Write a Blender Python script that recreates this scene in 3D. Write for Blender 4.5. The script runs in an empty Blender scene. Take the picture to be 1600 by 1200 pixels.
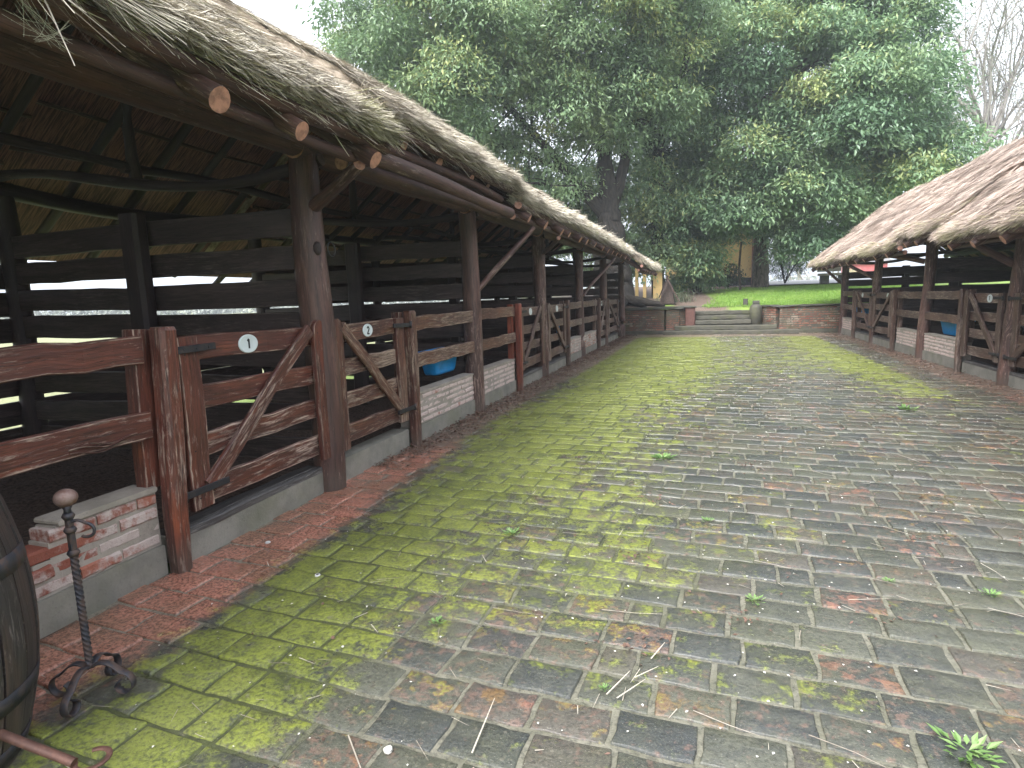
import bpy, math, random
import numpy as np
from mathutils import Matrix, Vector
rng = np.random.default_rng(11); random.seed(11)
R_ = math.radians
sc = bpy.context.scene
# ------------------------------------------------------------ camera, world, sun, exposure
cam = bpy.data.objects.new('camera', bpy.data.cameras.new('camera')); sc.collection.objects.link(cam)
CR = [[0.9500, -0.0150, 0.3120], [0.3110, 0.1470, -0.9390], [-0.0320, 0.9890, 0.1450]]
M_ = Matrix(CR); q_ = M_.to_quaternion(); q_.normalize()
cam.rotation_mode = 'QUATERNION'; cam.rotation_quaternion = q_; cam.location = (0, 0, 1.5)
cam.data.sensor_width = 36; cam.data.lens = 925/1600*36; cam.data.clip_end = 2000; cam.data.clip_start = .02
sc.camera = cam
w = bpy.data.worlds.new('World'); sc.world = w; w.use_nodes = True
nt = w.node_tree; nt.nodes.clear()
sky = nt.nodes.new('ShaderNodeTexSky'); sky.sky_type = 'NISHITA'; sky.sun_disc = False
sky.sun_elevation = R_(52); sky.sun_rotation = R_(200); sky.air_density = 1.0; sky.dust_density = 7; sky.ozone_density = 1
hs = nt.nodes.new('ShaderNodeHueSaturation'); hs.inputs['Saturation'].default_value = .22
bg = nt.nodes.new('ShaderNodeBackground'); bg.inputs['Strength'].default_value = .15
wo = nt.nodes.new('ShaderNodeOutputWorld')
nt.links.new(sky.outputs[0], hs.inputs['Color']); veil = nt.nodes.new('ShaderNodeMix'); veil.data_type = 'RGBA'; veil.inputs[0].default_value = .65; veil.inputs[7].default_value = (3.25, 3.5, 3.95, 1)   # even cloud cover
nt.links.new(hs.outputs[0], veil.inputs[6]); nt.links.new(veil.outputs[2], bg.inputs[0]); nt.links.new(bg.outputs[0], wo.inputs[0])
sl = bpy.data.lights.new('sun', 'SUN'); sl.energy = 1.3; sl.angle = R_(30); sl.color = (1, .985, .965)
so = bpy.data.objects.new('sun', sl); sc.collection.objects.link(so)
so.rotation_euler = (R_(38), 0, R_(-20)); so.location = (0, 0, 30)
sc.view_settings.view_transform = 'Standard'; sc.view_settings.look = 'None'; sc.view_settings.gamma = 1
sc.view_settings.exposure = 2.1
sc.cycles.max_bounces = 6; sc.cycles.diffuse_bounces = 4; sc.cycles.glossy_bounces = 2
sc.cycles.transmission_bounces = 3; sc.cycles.transparent_max_bounces = 8; sc.cycles.caustics_reflective = False; sc.cycles.caustics_refractive = False

# ------------------------------------------------------------ helpers
def hsh(ix, iy, s):
    n = (ix.astype(np.int64)*374761393 + iy.astype(np.int64)*668265263 + s*1274126177) & 0x7fffffff
    n = ((n ^ (n >> 13))*1274126177) & 0x7fffffff
    return ((n ^ (n >> 16)) & 0xffff)/65535.
def vn(x, y, s=0):
    x = np.asarray(x, float); y = np.asarray(y, float)
    ix = np.floor(x); iy = np.floor(y); fx = x-ix; fy = y-iy; fx = fx*fx*(3-2*fx); fy = fy*fy*(3-2*fy)
    a = hsh(ix, iy, s); b = hsh(ix+1, iy, s); c = hsh(ix, iy+1, s); d = hsh(ix+1, iy+1, s)
    return (a*(1-fx)+b*fx)*(1-fy)+(c*(1-fx)+d*fx)*fy
def fbm(x, y, s=0, o=4):
    t = 0; a = .5
    for k in range(o): t = t+a*vn(np.asarray(x)*2**k, np.asarray(y)*2**k, s+k*7); a *= .5
    return t
def sst(a, b, x): t = np.clip((x-a)/(b-a), 0, 1); return t*t*(3-2*t)

ORI = {}
def link(o, parent=None):
    sc.collection.objects.link(o)
    if parent is not None: o.parent = parent
def thing(name, label, cat, loc=(0, 0, 0), group=None):
    o = bpy.data.objects.new(name, None); link(o); o.location = loc; o['label'] = label; o['category'] = cat
    o.empty_display_size = .2
    if group: o['group'] = group
    ORI[o.name] = np.array(loc, float); return o
def tag(o, label=None, cat=None, group=None, kind=None):
    if label: o['label'] = label
    if cat: o['category'] = cat
    if group: o['group'] = group
    if kind: o['kind'] = kind
    return o

class G:
    def __init__(s): s.v = []; s.f = []; s.gc = []; s.nc = []; s.n = 0; s.sm = []
    def add(s, v, f, gc=None, nc=None, smooth=False):
        v = np.asarray(v, float).reshape(-1, 3); k = len(v)
        s.v.append(v); s.gc.append(v.copy() if gc is None else np.asarray(gc, float)); s.nc.append(np.zeros((k, 3)) if nc is None else np.asarray(nc, float))
        if isinstance(f, np.ndarray): s.f.append(f+s.n); s.sm.append((len(f), smooth))
        else:
            for g in f: s.f.append(np.array([g])+s.n); s.sm.append((1, smooth))
        s.n += k
    def obj(s, name, mat, parent=None, loc=None):
        if not s.v: return None
        V = np.concatenate(s.v)
        if parent is not None: org = ORI[parent.name]
        elif loc is not None: org = np.array(loc, float)
        else: org = np.zeros(3)
        me = bpy.data.meshes.new(name)
        lt = np.concatenate([np.full(len(f), f.shape[1]) for f in s.f]); li = np.concatenate([f.ravel() for f in s.f])
        ls = np.concatenate([[0], np.cumsum(lt)[:-1]])
        me.vertices.add(len(V)); me.vertices.foreach_set('co', (V-org).astype(np.float32).ravel())
        me.loops.add(len(li)); me.loops.foreach_set('vertex_index', li.astype(np.int32))
        me.polygons.add(len(lt)); me.polygons.foreach_set('loop_start', ls.astype(np.int32)); me.polygons.foreach_set('loop_total', lt.astype(np.int32))
        me.polygons.foreach_set('use_smooth', np.concatenate([np.full(a, b) for a, b in s.sm]))
        for nm, arr in (('gc', s.gc), ('nc', s.nc)):
            at = me.attributes.new(nm, 'FLOAT_VECTOR', 'POINT'); at.data.foreach_set('vector', np.concatenate(arr).astype(np.float32).ravel())
        me.update(calc_edges=True); me.validate()
        me.materials.append(mat)
        o = bpy.data.objects.new(name, me); link(o, parent)
        if parent is None and loc is not None: o.location = loc
        ORI[o.name] = org
        return o

def sweep(g, pts, prof, up=(0, 0, 1), smooth=False, scale=None, caps=True, twist=None, jit=0):
    pts = np.asarray(pts, float); n = len(pts); prof = np.asarray(prof, float); k = len(prof)
    T = np.gradient(pts, axis=0); T /= np.linalg.norm(T, axis=1)[:, None]+1e-9
    up = np.asarray(up, float)
    S = np.cross(T, up); L = np.linalg.norm(S, axis=1)
    bad = L < .05
    if bad.any(): S[bad] = np.cross(T[bad], [0, 1, .01]) if abs(up[1]) < .5 else np.cross(T[bad], [1, 0, .01])
    S /= np.linalg.norm(S, axis=1)[:, None]; U = np.cross(S, T)
    sca = np.ones(n) if scale is None else np.asarray(scale, float)
    pr = prof[None]*sca[:, None, None]
    if twist is not None:
        c, s_ = np.cos(twist)[:, None], np.sin(twist)[:, None]
        pr = np.stack([pr[:, :, 0]*c-pr[:, :, 1]*s_, pr[:, :, 0]*s_+pr[:, :, 1]*c], 2)
    if jit: pr = pr*(1+rng.normal(0, jit, (n, k, 1)))
    V = pts[:, None]+S[:, None]*pr[:, :, :1]+U[:, None]*pr[:, :, 1:]
    ln = np.concatenate([[0], np.cumsum(np.linalg.norm(np.diff(pts, axis=0), axis=1))])
    off = rng.uniform(0, 50, 3)
    gc = np.concatenate([np.broadcast_to(ln[:, None, None], (n, k, 1)), pr], 2)+off
    mx = np.abs(prof).max(0)
    nc = np.concatenate([np.broadcast_to(prof/mx, (n, k, 2)), np.zeros((n, k, 1))], 2)
    i = np.arange(n-1)[:, None]*k; j = np.arange(k)[None]; j2 = (j+1) % k
    F = np.stack([i+j, i+j2, i+k+j2, i+k+j], 2).reshape(-1, 4)
    g.add(V.reshape(-1, 3), F, gc.reshape(-1, 3), nc.reshape(-1, 3), smooth)
    if caps:
        for e, rev in ((0, 0), (n-1, 1)):
            nn = np.zeros((k, 3)); nn[:, :2] = prof/mx; nn[:, 2] = 1
            idx = np.arange(k)[None]; idx = idx if rev else idx[:, ::-1]
            g.add(V[e], idx.copy(), gc[e], nn, False)
def rect(w, h, c=.006):
    a, b = w/2, h/2; c = min(c, a*.6, b*.6)
    return [(-a+c, -b), (a-c, -b), (a, -b+c), (a, b-c), (a-c, b), (-a+c, b), (-a, b-c), (-a, -b+c)]
def circ(r, k=14): return [(r*math.cos(2*math.pi*i/k), r*math.sin(2*math.pi*i/k)) for i in range(k)]
def beam(g, p0, p1, w, h, up=(0, 0, 1), seg=.25, jit=.004, c=.007, ext=None):
    p0 = np.array(p0, float); p1 = np.array(p1, float); L = np.linalg.norm(p1-p0); n = max(2, int(L/seg)+1)
    t = np.linspace(0, 1, n)[:, None]; P = p0+(p1-p0)*t
    wob = rng.normal(0, jit, (n, 3)); wob[0] *= .3; wob[-1] *= .3
    sweep(g, P+wob, rect(w, h, c), up, scale=1+rng.normal(0, jit*3, n))
def logp(g, p0, p1, r0, r1=None, bend=.02, seg=.2, k=14, jit=.018, up=(0, 0, 1)):
    r1 = r0 if r1 is None else r1
    p0 = np.array(p0, float); p1 = np.array(p1, float); L = np.linalg.norm(p1-p0); n = max(3, int(L/seg)+1)
    t = np.linspace(0, 1, n); P = p0+(p1-p0)*t[:, None]
    b = rng.normal(0, bend, 3); b2 = rng.normal(0, bend*.5, 3)
    P = P+np.sin(t*math.pi)[:, None]*b+np.sin(t*2*math.pi)[:, None]*b2
    ang = np.arange(k)/k*2*math.pi; ph = rng.uniform(0, 6, 3)
    rr = 1+.05*np.sin(2*ang+ph[0])+.03*np.sin(3*ang+ph[1])
    prof = np.stack([np.cos(ang)*rr, np.sin(ang)*rr], 1)
    sc_ = (r0+(r1-r0)*t)*(1+.04*np.sin(t*L*3+ph[2])+rng.normal(0, jit, n))
    sweep(g, P, prof, up, smooth=True, scale=sc_)
def box(g, c, s, ch=.004, up=(0, 0, 1)):
    c = np.array(c, float); h = np.array([s[0]/2, 0, 0]); sweep(g, [c-h, c+h], rect(s[1], s[2], ch), up)
def grid(g, x, y, z, nc=None, smooth=True):   # x,y,z 2-D arrays
    r, c = x.shape; V = np.stack([x, y, z], 2).reshape(-1, 3)
    i = np.arange(r-1)[:, None]*c; j = np.arange(c-1)[None]
    F = np.stack([i+j, i+j+1, i+c+j+1, i+c+j], 2).reshape(-1, 4)
    g.add(V, F, None, nc, smooth)
def lathe(g, c, prof, k=24, closed=False):
    a = np.arange(k)/k*2*math.pi; P = np.array(prof, float); n = len(P)
    V = np.stack([c[0]+P[:, None, 0]*np.cos(a), c[1]+P[:, None, 0]*np.sin(a), np.broadcast_to(c[2]+P[:, None, 1], (n, k))], 2)
    gc = np.stack([np.broadcast_to(P[:, None, 1], (n, k)), np.broadcast_to(a*.35, (n, k)), np.broadcast_to(P[:, None, 0], (n, k))], 2)
    i = np.arange(n-1)[:, None]*k; j = np.arange(k)[None]; j2 = (j+1) % k
    F = np.stack([i+j, i+j2, i+k+j2, i+k+j], 2).reshape(-1, 4)
    g.add(V.reshape(-1, 3), F, gc.reshape(-1, 3), None, True)
def blades(g, P, D, N, L, W, rnd, tag2=0., curve=.0):
    # thin quads: P start, D direction, N approx normal
    n = len(P); S = np.cross(D, N); S /= np.linalg.norm(S, axis=1)[:, None]+1e-9
    L = np.broadcast_to(L, n)[:, None]; W = np.broadcast_to(W, n)[:, None]
    a = P-S*W*.5; b = P+S*W*.5; m = P+D*L*.55+N*np.broadcast_to(curve, n)[:, None]; e = P+D*L
    V = np.stack([a, b, m+S*W*.42, e+S*W*.18, e-S*W*.18, m-S*W*.42], 1).reshape(-1, 3)
    i = np.arange(n)[:, None]*6
    F = np.concatenate([i+np.array([[0, 1, 2, 5]]), i+np.array([[5, 2, 3, 4]])])
    nc = np.zeros((n, 6, 3)); nc[:, :, 0] = rnd[:, None]; nc[:, :, 1] = tag2; nc[:, :, 2] = .5
    g.add(V, F, None, nc.reshape(-1, 3), False)
def leaves(g, P, D, N, L, W, rnd):
    n = len(P); S = np.cross(D, N); S /= np.linalg.norm(S, axis=1)[:, None]+1e-9; N = np.cross(S, D)
    L = np.broadcast_to(L, n)[:, None]; W = np.broadcast_to(W, n)[:, None]
    m = P+D*L*.45+N*W*.18
    V = np.stack([P, m+S*W*.5, P+D*L, m-S*W*.5], 1).reshape(-1, 3)
    F = np.arange(n)[:, None]*4+np.array([[0, 1, 2, 3]])
    nc = np.zeros((n, 4, 3)); nc[:, :, 0] = rnd[:, None]
    g.add(V, F, None, nc.reshape(-1, 3), False)
def unit(a): return a/(np.linalg.norm(a, axis=-1, keepdims=True)+1e-9)

# ------------------------------------------------------------ materials
class NT:
    def __init__(s, name):
        s.m = bpy.data.materials.new(name); s.m.use_nodes = True; s.t = s.m.node_tree; s.t.nodes.clear()
        s.out = s.n('ShaderNodeOutputMaterial'); s.b = s.n('ShaderNodeBsdfPrincipled'); s.l(s.b.outputs[0], s.out.inputs[0])
    def n(s, t): return s.t.nodes.new(t)
    def l(s, a, b): s.t.links.new(a, b)
    def put(s, v, i):
        if isinstance(v, (int, float)): i.default_value = v
        elif isinstance(v, tuple): i.default_value = v if len(v) == len(i.default_value) else (*v, 1)
        else: s.l(v, i)
    def attr(s, nm): a = s.n('ShaderNodeAttribute'); a.attribute_name = nm; return a.outputs['Vector']
    def pos(s): return s.n('ShaderNodeNewGeometry').outputs['Position']
    def xyz(s, v): a = s.n('ShaderNodeSeparateXYZ'); s.l(v, a.inputs[0]); return a.outputs
    def sc(s, v, k):
        a = s.n('ShaderNodeVectorMath'); a.operation = 'MULTIPLY'; s.l(v, a.inputs[0]); a.inputs[1].default_value = k; return a.outputs[0]
    def noise(s, v, scale, det=4, rough=.55, dist=0.):
        a = s.n('ShaderNodeTexNoise'); s.l(v, a.inputs['Vector']); a.inputs['Scale'].default_value = scale
        a.inputs['Detail'].default_value = det; a.inputs['Roughness'].default_value = rough; a.inputs['Distortion'].default_value = dist; return a.outputs[0]
    def ma(s, op, a, b=0., c=0.):
        q = s.n('ShaderNodeMath'); q.operation = op
        for v, i in zip((a, b, c), q.inputs): s.put(v, i)
        return q.outputs[0]
    def ramp(s, v, a, b, lo=0., hi=1.):
        q = s.n('ShaderNodeMapRange'); q.interpolation_type = 'SMOOTHSTEP'; s.put(v, q.inputs[0])
        for i, x in zip((1, 2, 3, 4), (a, b, lo, hi)): s.put(x, q.inputs[i])
        return q.outputs[0]
    def mix(s, f, a, b, mode='MIX'):
        q = s.n('ShaderNodeMix'); q.data_type = 'RGBA'; q.blend_type = mode
        s.put(f, q.inputs[0]); s.put(a, q.inputs[6]); s.put(b, q.inputs[7]); return q.outputs[2]
    def bump(s, h, st=.5, d=.01):
        q = s.n('ShaderNodeBump'); q.inputs['Strength'].default_value = st; q.inputs['Distance'].default_value = d; s.l(h, q.inputs['Height']); s.l(q.outputs[0], s.b.inputs['Normal'])
    def fin(s, col, rough=.7, spec=.5, metal=0.):
        s.put(col, s.b.inputs['Base Color']); s.put(rough, s.b.inputs['Roughness']); s.b.inputs['Specular IOR Level'].default_value = spec; s.put(metal, s.b.inputs['Metallic']); return s.m
def wood(name, A, B, C, wear=.5, edge=.35, rough=.5, cap=None, amt=1., hi=None):
    t = NT(name); gc = t.attr('gc'); x = t.xyz(t.attr('nc'))
    n1 = t.noise(t.sc(gc, (1.3, 7, 7)), 1, 5, .6, .4); n2 = t.noise(t.sc(gc, (5, 75, 75)), 1, 5, .7); n3 = t.noise(t.sc(gc, (6, 45, 45)), 1, 9, .75, .5)
    col = t.mix(t.ramp(n1, .42, .66), A, B)
    if hi: col = t.mix(t.ramp(t.noise(t.sc(gc, (.9, 3, 3)), 1.7, 3), .56, .7), col, hi)
    e = t.ma('MINIMUM', t.ma('ABSOLUTE', x[0]), t.ma('ABSOLUTE', x[1]))
    e = t.ramp(e, .8, .97, 0, edge)
    big = t.noise(gc, .9, 3)
    m = t.ma('ADD', t.ma('ADD', n3, e), t.ma('MULTIPLY', t.ma('SUBTRACT', big, .5), .5))
    m = t.ramp(m, 1-wear-.02, 1-wear+.09, 0, amt)
    m2 = t.ma('MULTIPLY', m, t.ramp(n2, .3, .65, .35, 1))
    col = t.mix(m2, col, C)
    col = t.mix(t.ramp(n2, .35, .6, .5, 0), col, (.012, .008, .008))
    ck = t.noise(t.sc(gc, (.7, 26, 26)), 1, 4, .6, .3); ck = t.ramp(t.ma('ABSOLUTE', t.ma('SUBTRACT', ck, .5)), .002, .011, .8, 0); col = t.mix(ck, col, (.01, .007, .006))
    mud = t.ramp(t.ma('ADD', t.xyz(t.pos())[2], t.ma('MULTIPLY', n3, .25)), .16, .38, .55, 0); col = t.mix(mud, col, (.085, .07, .055))
    if cap:
        cp = t.ma('GREATER_THAN', x[2], .5)
        col = t.mix(t.ma('MULTIPLY', cp, .9), col, t.mix(t.ramp(t.noise(gc, 22, 3), .4, .65), cap, tuple(v*.55 for v in cap)))
    h = t.ma('ADD', n2, t.ma('MULTIPLY', m, -.6)); t.bump(h, .7, .004)
    return t.fin(col, t.ramp(m, 0, 1, rough, .8), .45)
M_gate = wood('painted_timber', (.095, .032, .024), (.165, .052, .034), (.48, .37, .30), .45, .24, .36, (.2, .12, .1), .9, (.25, .07, .035))
M_gate2 = wood('worn_timber', (.085, .03, .022), (.15, .06, .035), (.33, .25, .19), .50, .16, .5, (.2, .13, .1))
M_red = wood('red_timber', (.17, .045, .03), (.33, .085, .05), (.30, .22, .17), .38, .15, .45, (.25, .15, .12))
M_far = wood('brown_timber', (.085, .048, .038), (.14, .075, .055), (.32, .25, .21), .47, .15, .55, (.2, .13, .1))
M_log = wood('round_timber', (.075, .038, .032), (.145, .075, .06), (.36, .26, .22), .44, 0, .5, (.50, .25, .18))
M_plate = wood('eave_timber', (.065, .032, .027), (.115, .055, .045), (.26, .19, .16), .42, .08, .65, (.5, .26, .2))
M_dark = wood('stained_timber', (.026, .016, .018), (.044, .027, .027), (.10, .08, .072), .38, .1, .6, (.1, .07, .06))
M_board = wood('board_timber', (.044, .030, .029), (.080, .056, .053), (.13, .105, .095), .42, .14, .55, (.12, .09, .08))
M_greyw = wood('weathered_sill', (.06, .058, .062), (.10, .095, .095), (.2, .19, .18), .46, .2, .6)
M_barrel = wood('oak_stave', (.035, .03, .03), (.075, .048, .04), (.25, .21, .19), .38, 0, .5)
def iron(name, a, b, r=.45):
    t = NT(name); p = t.pos(); n = t.noise(p, 28, 5, .65); t.bump(t.noise(p, 90, 4), .3, .002)
    return t.fin(t.mix(t.ramp(n, .4, .65), a, b), t.ramp(n, .3, .7, r, .7), .5, .35)
M_iron = iron('wrought_iron', (.035, .036, .045), (.09, .06, .05)); M_rust = iron('rusty_iron', (.09, .045, .035), (.15, .075, .055), .55); M_strap = iron('black_iron', (.02, .022, .028), (.05, .04, .038))
M_ball = iron('worn_copper_ball', (.16, .09, .075), (.24, .17, .15), .4)
def concrete(name, a, b, moss=.3):
    t = NT(name); p = t.pos(); n = t.noise(p, 5, 7, .6); n2 = t.noise(p, 60, 4, .6); z = t.xyz(p)[2]
    col = t.mix(t.ramp(n, .35, .68), a, b); col = t.mix(t.ramp(n2, .55, .75, 0, .4), col, (.08, .075, .065))
    col = t.mix(t.ma('MULTIPLY', t.ramp(t.noise(p, 2.2, 5), .5, .7), moss), col, (.09, .10, .03)); t.bump(t.ma('ADD', n, n2), .5, .006)
    return t.fin(col, .7, .4)
M_conc = concrete('plinth_render', (.235, .225, .195), (.165, .16, .14)); M_stone = concrete('dark_stone', (.07, .066, .055), (.045, .045, .038), .5); M_step = concrete('step_stone', (.085, .08, .062), (.055, .054, .042), .4)
M_kerbf = concrete('cream_slab', (.33, .30, .24), (.25, .22, .17), .1)
def brickm(name, lime, A=(.24, .075, .05), B=(.36, .14, .095), L=(.48, .40, .37), dark=0.):
    t = NT(name); p = t.pos(); x = t.xyz(t.attr('nc'))
    n = t.noise(p, 14, 6, .65); n3 = t.noise(p, 3.2, 6, .65); f = t.noise(p, 70, 5, .7)
    col = t.mix(t.ramp(t.ma('ADD', t.ma('MULTIPLY', x[0], .5), t.ma('MULTIPLY', n, .6)), .3, .8), A, B)
    col = t.mix(t.ramp(t.ma('ADD', t.ma('ADD', t.ma('MULTIPLY', n, .45), t.ma('MULTIPLY', n3, .75)), t.ma('MULTIPLY', x[1], .16)), 1-lime, 1-lime+.14), col, L)
    col = t.mix(t.ramp(f, .55, .72, 0, .55), col, (.12, .07, .06))
    if dark: col = t.mix(t.ramp(t.noise(p, 1.7, 5), .45, .62, 0, dark), col, (.07, .065, .04))
    t.bump(t.ma('ADD', t.ma('MULTIPLY', n, 1.2), f), .8, .008); return t.fin(col, .75, .35)
M_brick = brickm('limed_brick', .40); M_brickp = brickm('pale_limed_brick', .56, (.24, .085, .06), (.36, .16, .12), (.54, .43, .40)); M_brickr = brickm('garden_brick', .34, (.14, .05, .035), (.24, .105, .07), (.27, .22, .17), .7)
M_mortar = concrete('lime_mortar', (.36, .32, .28), (.26, .23, .20), .12)
def plain(name, c, r=.5, n=.0, s=.5):
    t = NT(name); p = t.pos(); k = t.noise(p, 12, 5); return t.fin(t.mix(t.ramp(k, .3, .7), c, tuple(v*(1-n) for v in c)), r, s)
M_blue = plain('blue_plastic', (.02, .34, .85), .35, .15); M_enamel = plain('white_enamel', (.62, .68, .70), .25, .12); M_ink = plain('black_ink', (.015, .015, .018), .4)
M_yel = plain('yellow_plaster', (.62, .44, .19), .8, .12); M_dadoe = plain('dark_plaster', (.045, .05, .06), .8, .3); M_redw = plain('red_wall', (.48, .12, .13), .8, .15); M_roof = plain('grey_roof', (.2, .19, .19), .8, .3)
M_trim = plain('brick_trim', (.23, .11, .08), .8, .3); M_glass = plain('window_glass', (.03, .035, .04), .15, .2); M_silver = plain('white_metal', (.6, .6, .6), .3, .1); M_purple = plain('pale_gravel', (.36, .35, .36), .9, .2)
def leafm(name, A, B, C, rough=.36, tr=.32, vary=.25, spec=.5):
    t = NT(name); x = t.xyz(t.attr('nc')); p = t.pos(); n = t.noise(p, .55, 3)
    col = t.mix(t.ramp(x[0], 0, .6), A, B); col = t.mix(t.ramp(x[0], .72, 1.0), col, C)
    col = t.mix(t.ramp(n, .5, .68, 0, vary), col, C)
    m = t.fin(col, rough, spec)
    if tr:
        T = t.n('ShaderNodeBsdfTranslucent'); t.put(col, T.inputs[0]); X = t.n('ShaderNodeMixShader'); X.inputs[0].default_value = tr
        t.l(t.b.outputs[0], X.inputs[1]); t.l(T.outputs[0], X.inputs[2]); t.l(X.outputs[0], t.out.inputs[0])
    return m
M_leafA = leafm('camphor_leaf', (.14, .22, .125), (.23, .335, .175), (.39, .43, .18))
M_leafB = leafm('glossy_leaf', (.13, .22, .13), (.22, .335, .18), (.38, .43, .18))
M_leafD = leafm('ivy_leaf', (.02, .04, .02), (.04, .075, .035), (.07, .11, .04))
M_leafP = leafm('pale_leaf', (.16, .19, .13), (.24, .26, .19), (.30, .30, .2), .6)
M_conif = leafm('blue_needle', (.035, .065, .06), (.06, .10, .085), (.09, .14, .10), .6)
M_frond = leafm('frond', (.10, .13, .08), (.16, .19, .12), (.22, .24, .15), .5)
M_weed = leafm('weed_leaf', (.10, .19, .05), (.16, .28, .08), (.25, .36, .14), .5, .3)
M_grass = leafm('grass_blade', (.13, .24, .04), (.19, .33, .055), (.28, .40, .09), .55, .25, .15)
M_fargr = leafm('haze_paled_tree_line', (.20, .22, .19), (.27, .29, .25), (.33, .34, .29), .9, 0)  # distance haze painted into the leaf colours as pale grey-greens
def bark(name, A, B):
    t = NT(name); gc = t.attr('gc'); n = t.noise(t.sc(gc, (2, 9, 9)), 1.6, 7, .7, .5); t.bump(n, 1, .05)
    return t.fin(t.mix(t.ramp(n, .38, .62), A, B), .85, .3)
M_bark = bark('grey_bark', (.045, .038, .03), (.16, .135, .11)); M_barkd = bark('dark_bark', (.014, .013, .012), (.045, .038, .032)); M_barkp = bark('pale_bark', (.24, .22, .21), (.38, .35, .33))
def straw(nm, c0, c1, b0, b1):
    t = NT(nm); x = t.xyz(t.attr('nc')); gc = t.attr('gc'); p = t.pos()
    n = t.noise(t.sc(p, (3, 26, 3)), 1.5, 6, .7); big = t.noise(p, 1.1, 4)
    col = t.mix(x[0], c0, c1)
    base = t.mix(t.ramp(n, .35, .65), b0, b1)
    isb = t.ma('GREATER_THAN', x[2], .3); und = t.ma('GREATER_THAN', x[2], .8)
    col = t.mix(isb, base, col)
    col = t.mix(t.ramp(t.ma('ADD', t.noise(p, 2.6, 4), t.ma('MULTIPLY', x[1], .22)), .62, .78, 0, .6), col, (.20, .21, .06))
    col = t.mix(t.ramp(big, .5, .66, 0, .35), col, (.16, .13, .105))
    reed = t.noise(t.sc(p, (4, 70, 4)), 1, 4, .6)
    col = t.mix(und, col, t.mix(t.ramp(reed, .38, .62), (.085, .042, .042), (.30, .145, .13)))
    t.bump(n, .8, .03); return t.fin(col, .7, .3)
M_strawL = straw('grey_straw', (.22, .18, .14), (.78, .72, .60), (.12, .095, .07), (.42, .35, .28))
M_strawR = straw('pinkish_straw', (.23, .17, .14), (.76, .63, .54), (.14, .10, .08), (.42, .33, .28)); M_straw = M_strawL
def pave():
    t = NT('courtyard_brick'); pc = t.xyz(t.attr('nc')); mk = t.xyz(t.attr('gc')); p = t.pos()
    top = t.ma('GREATER_THAN', pc[0], -.5)
    f = t.noise(p, 55, 6, .7); m = t.noise(p, 9, 5, .65); b = t.noise(p, 2.3, 5, .6); g = t.noise(p, 180, 3, .6)
    dk = t.ma('ADD', t.ma('MULTIPLY', pc[0], .45), t.ma('MULTIPLY', m, .9))
    col = t.mix(t.ramp(dk, .42, .85), (.092, .095, .074), (.034, .040, .046))
    col = t.mix(t.ramp(pc[1], .6, 1., 0, .55), col, (.11, .085, .075))
    col = t.mix(t.ma('MULTIPLY', t.ramp(pc[1], .0, .2, .85, 0), t.ramp(m, .35, .6)), col, (.030, .033, .040))
    q3 = t.noise(p, 130, 4, .75); col = t.mix(t.ramp(q3, .5, .68, 0, .55), col, (.155, .14, .105))
    pk = t.ramp(t.ma('ADD', t.noise(p, 17, 6, .7), t.ma('MULTIPLY', pc[2], .16)),   .62, .74, 0, .6); col = t.mix(pk, col, (.21, .12, .095))
    rd = t.ramp(t.ma('ADD', m, t.ma('MULTIPLY', pc[2], .27)), .77, .86)
    col = t.mix(t.ma('MULTIPLY', rd, .85), col, t.mix(t.ramp(t.noise(p, 3.1, 2), .42, .58), (.26, .115, .085), (.20, .115, .045)))
    redz = t.ramp(t.ma('ADD', mk[1], t.ma('MULTIPLY', t.ma('SUBTRACT', m, .5), 1.1)), .35, .75)
    col = t.mix(redz, col, t.mix(t.ramp(f, .35, .65), (.36, .12, .08), (.56, .25, .18)))
    ms = t.ramp(t.ma('ADD', t.ma('ADD', mk[0], t.ma('MULTIPLY', t.ma('SUBTRACT', m, .5), 2.1)), t.ma('MULTIPLY', t.ma('SUBTRACT', f, .5), .7)), .30, .85)
    mosc = t.mix(t.ramp(t.ma('ADD', t.ma('ADD', t.ma('MULTIPLY', f, .35), t.ma('MULTIPLY', b, .5)), t.ma('MULTIPLY', m, .3)), .42, .72), (.055, .07, .018), (.31, .36, .04))
    col = t.mix(t.ma('MULTIPLY', ms, .92), col, mosc)
    film = t.ramp(b, .4, .65, .12, .45); col = t.mix(film, col, (.085, .088, .045))
    mort = t.mix(t.ramp(t.noise(p, 7, 5), .35, .65), (.20, .19, .145), (.125, .122, .085)); mort = t.mix(t.ma('MULTIPLY', t.ramp(mk[0], .2, .75), .9), mort, (.055, .066, .018)); mort = t.mix(t.ramp(mk[1], .4, .9, 0, .6), mort, (.30, .26, .21))
    col = t.mix(top, mort, col)
    dz = t.ramp(t.ma('ADD', mk[2], t.ma('MULTIPLY', t.ma('SUBTRACT', m, .5), 1.4)), .4, .8)
    col = t.mix(t.ma('MULTIPLY', dz, .9), col, t.mix(f, (.10, .065, .05), (.23, .17, .13)))
    col = t.mix(t.ramp(f, .32, .56, .6, 0), col, (.025, .026, .022)); col = t.mix(t.ramp(g, .64, .74, 0, .6), col, (.42, .40, .33)); col = t.mix(t.ramp(t.noise(p, 26, 4, .7), .58, .72, 0, .45), col, (.22, .20, .15))
    t.bump(t.ma('ADD', t.ma('ADD', f, t.ma('MULTIPLY', m, 1.5)), t.ma('MULTIPLY', g, .4)), .75, .009)
    cb = t.n('ShaderNodeBump'); cb.inputs['Strength'].default_value = .35; cb.inputs['Distance'].default_value = .006; t.l(t.ma('ADD', f, m), cb.inputs['Height']); t.l(cb.outputs[0], t.b.inputs['Coat Normal'])
    t.b.inputs['Coat Roughness'].default_value = .16; t.b.inputs['Coat IOR'].default_value = 1.4
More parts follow.
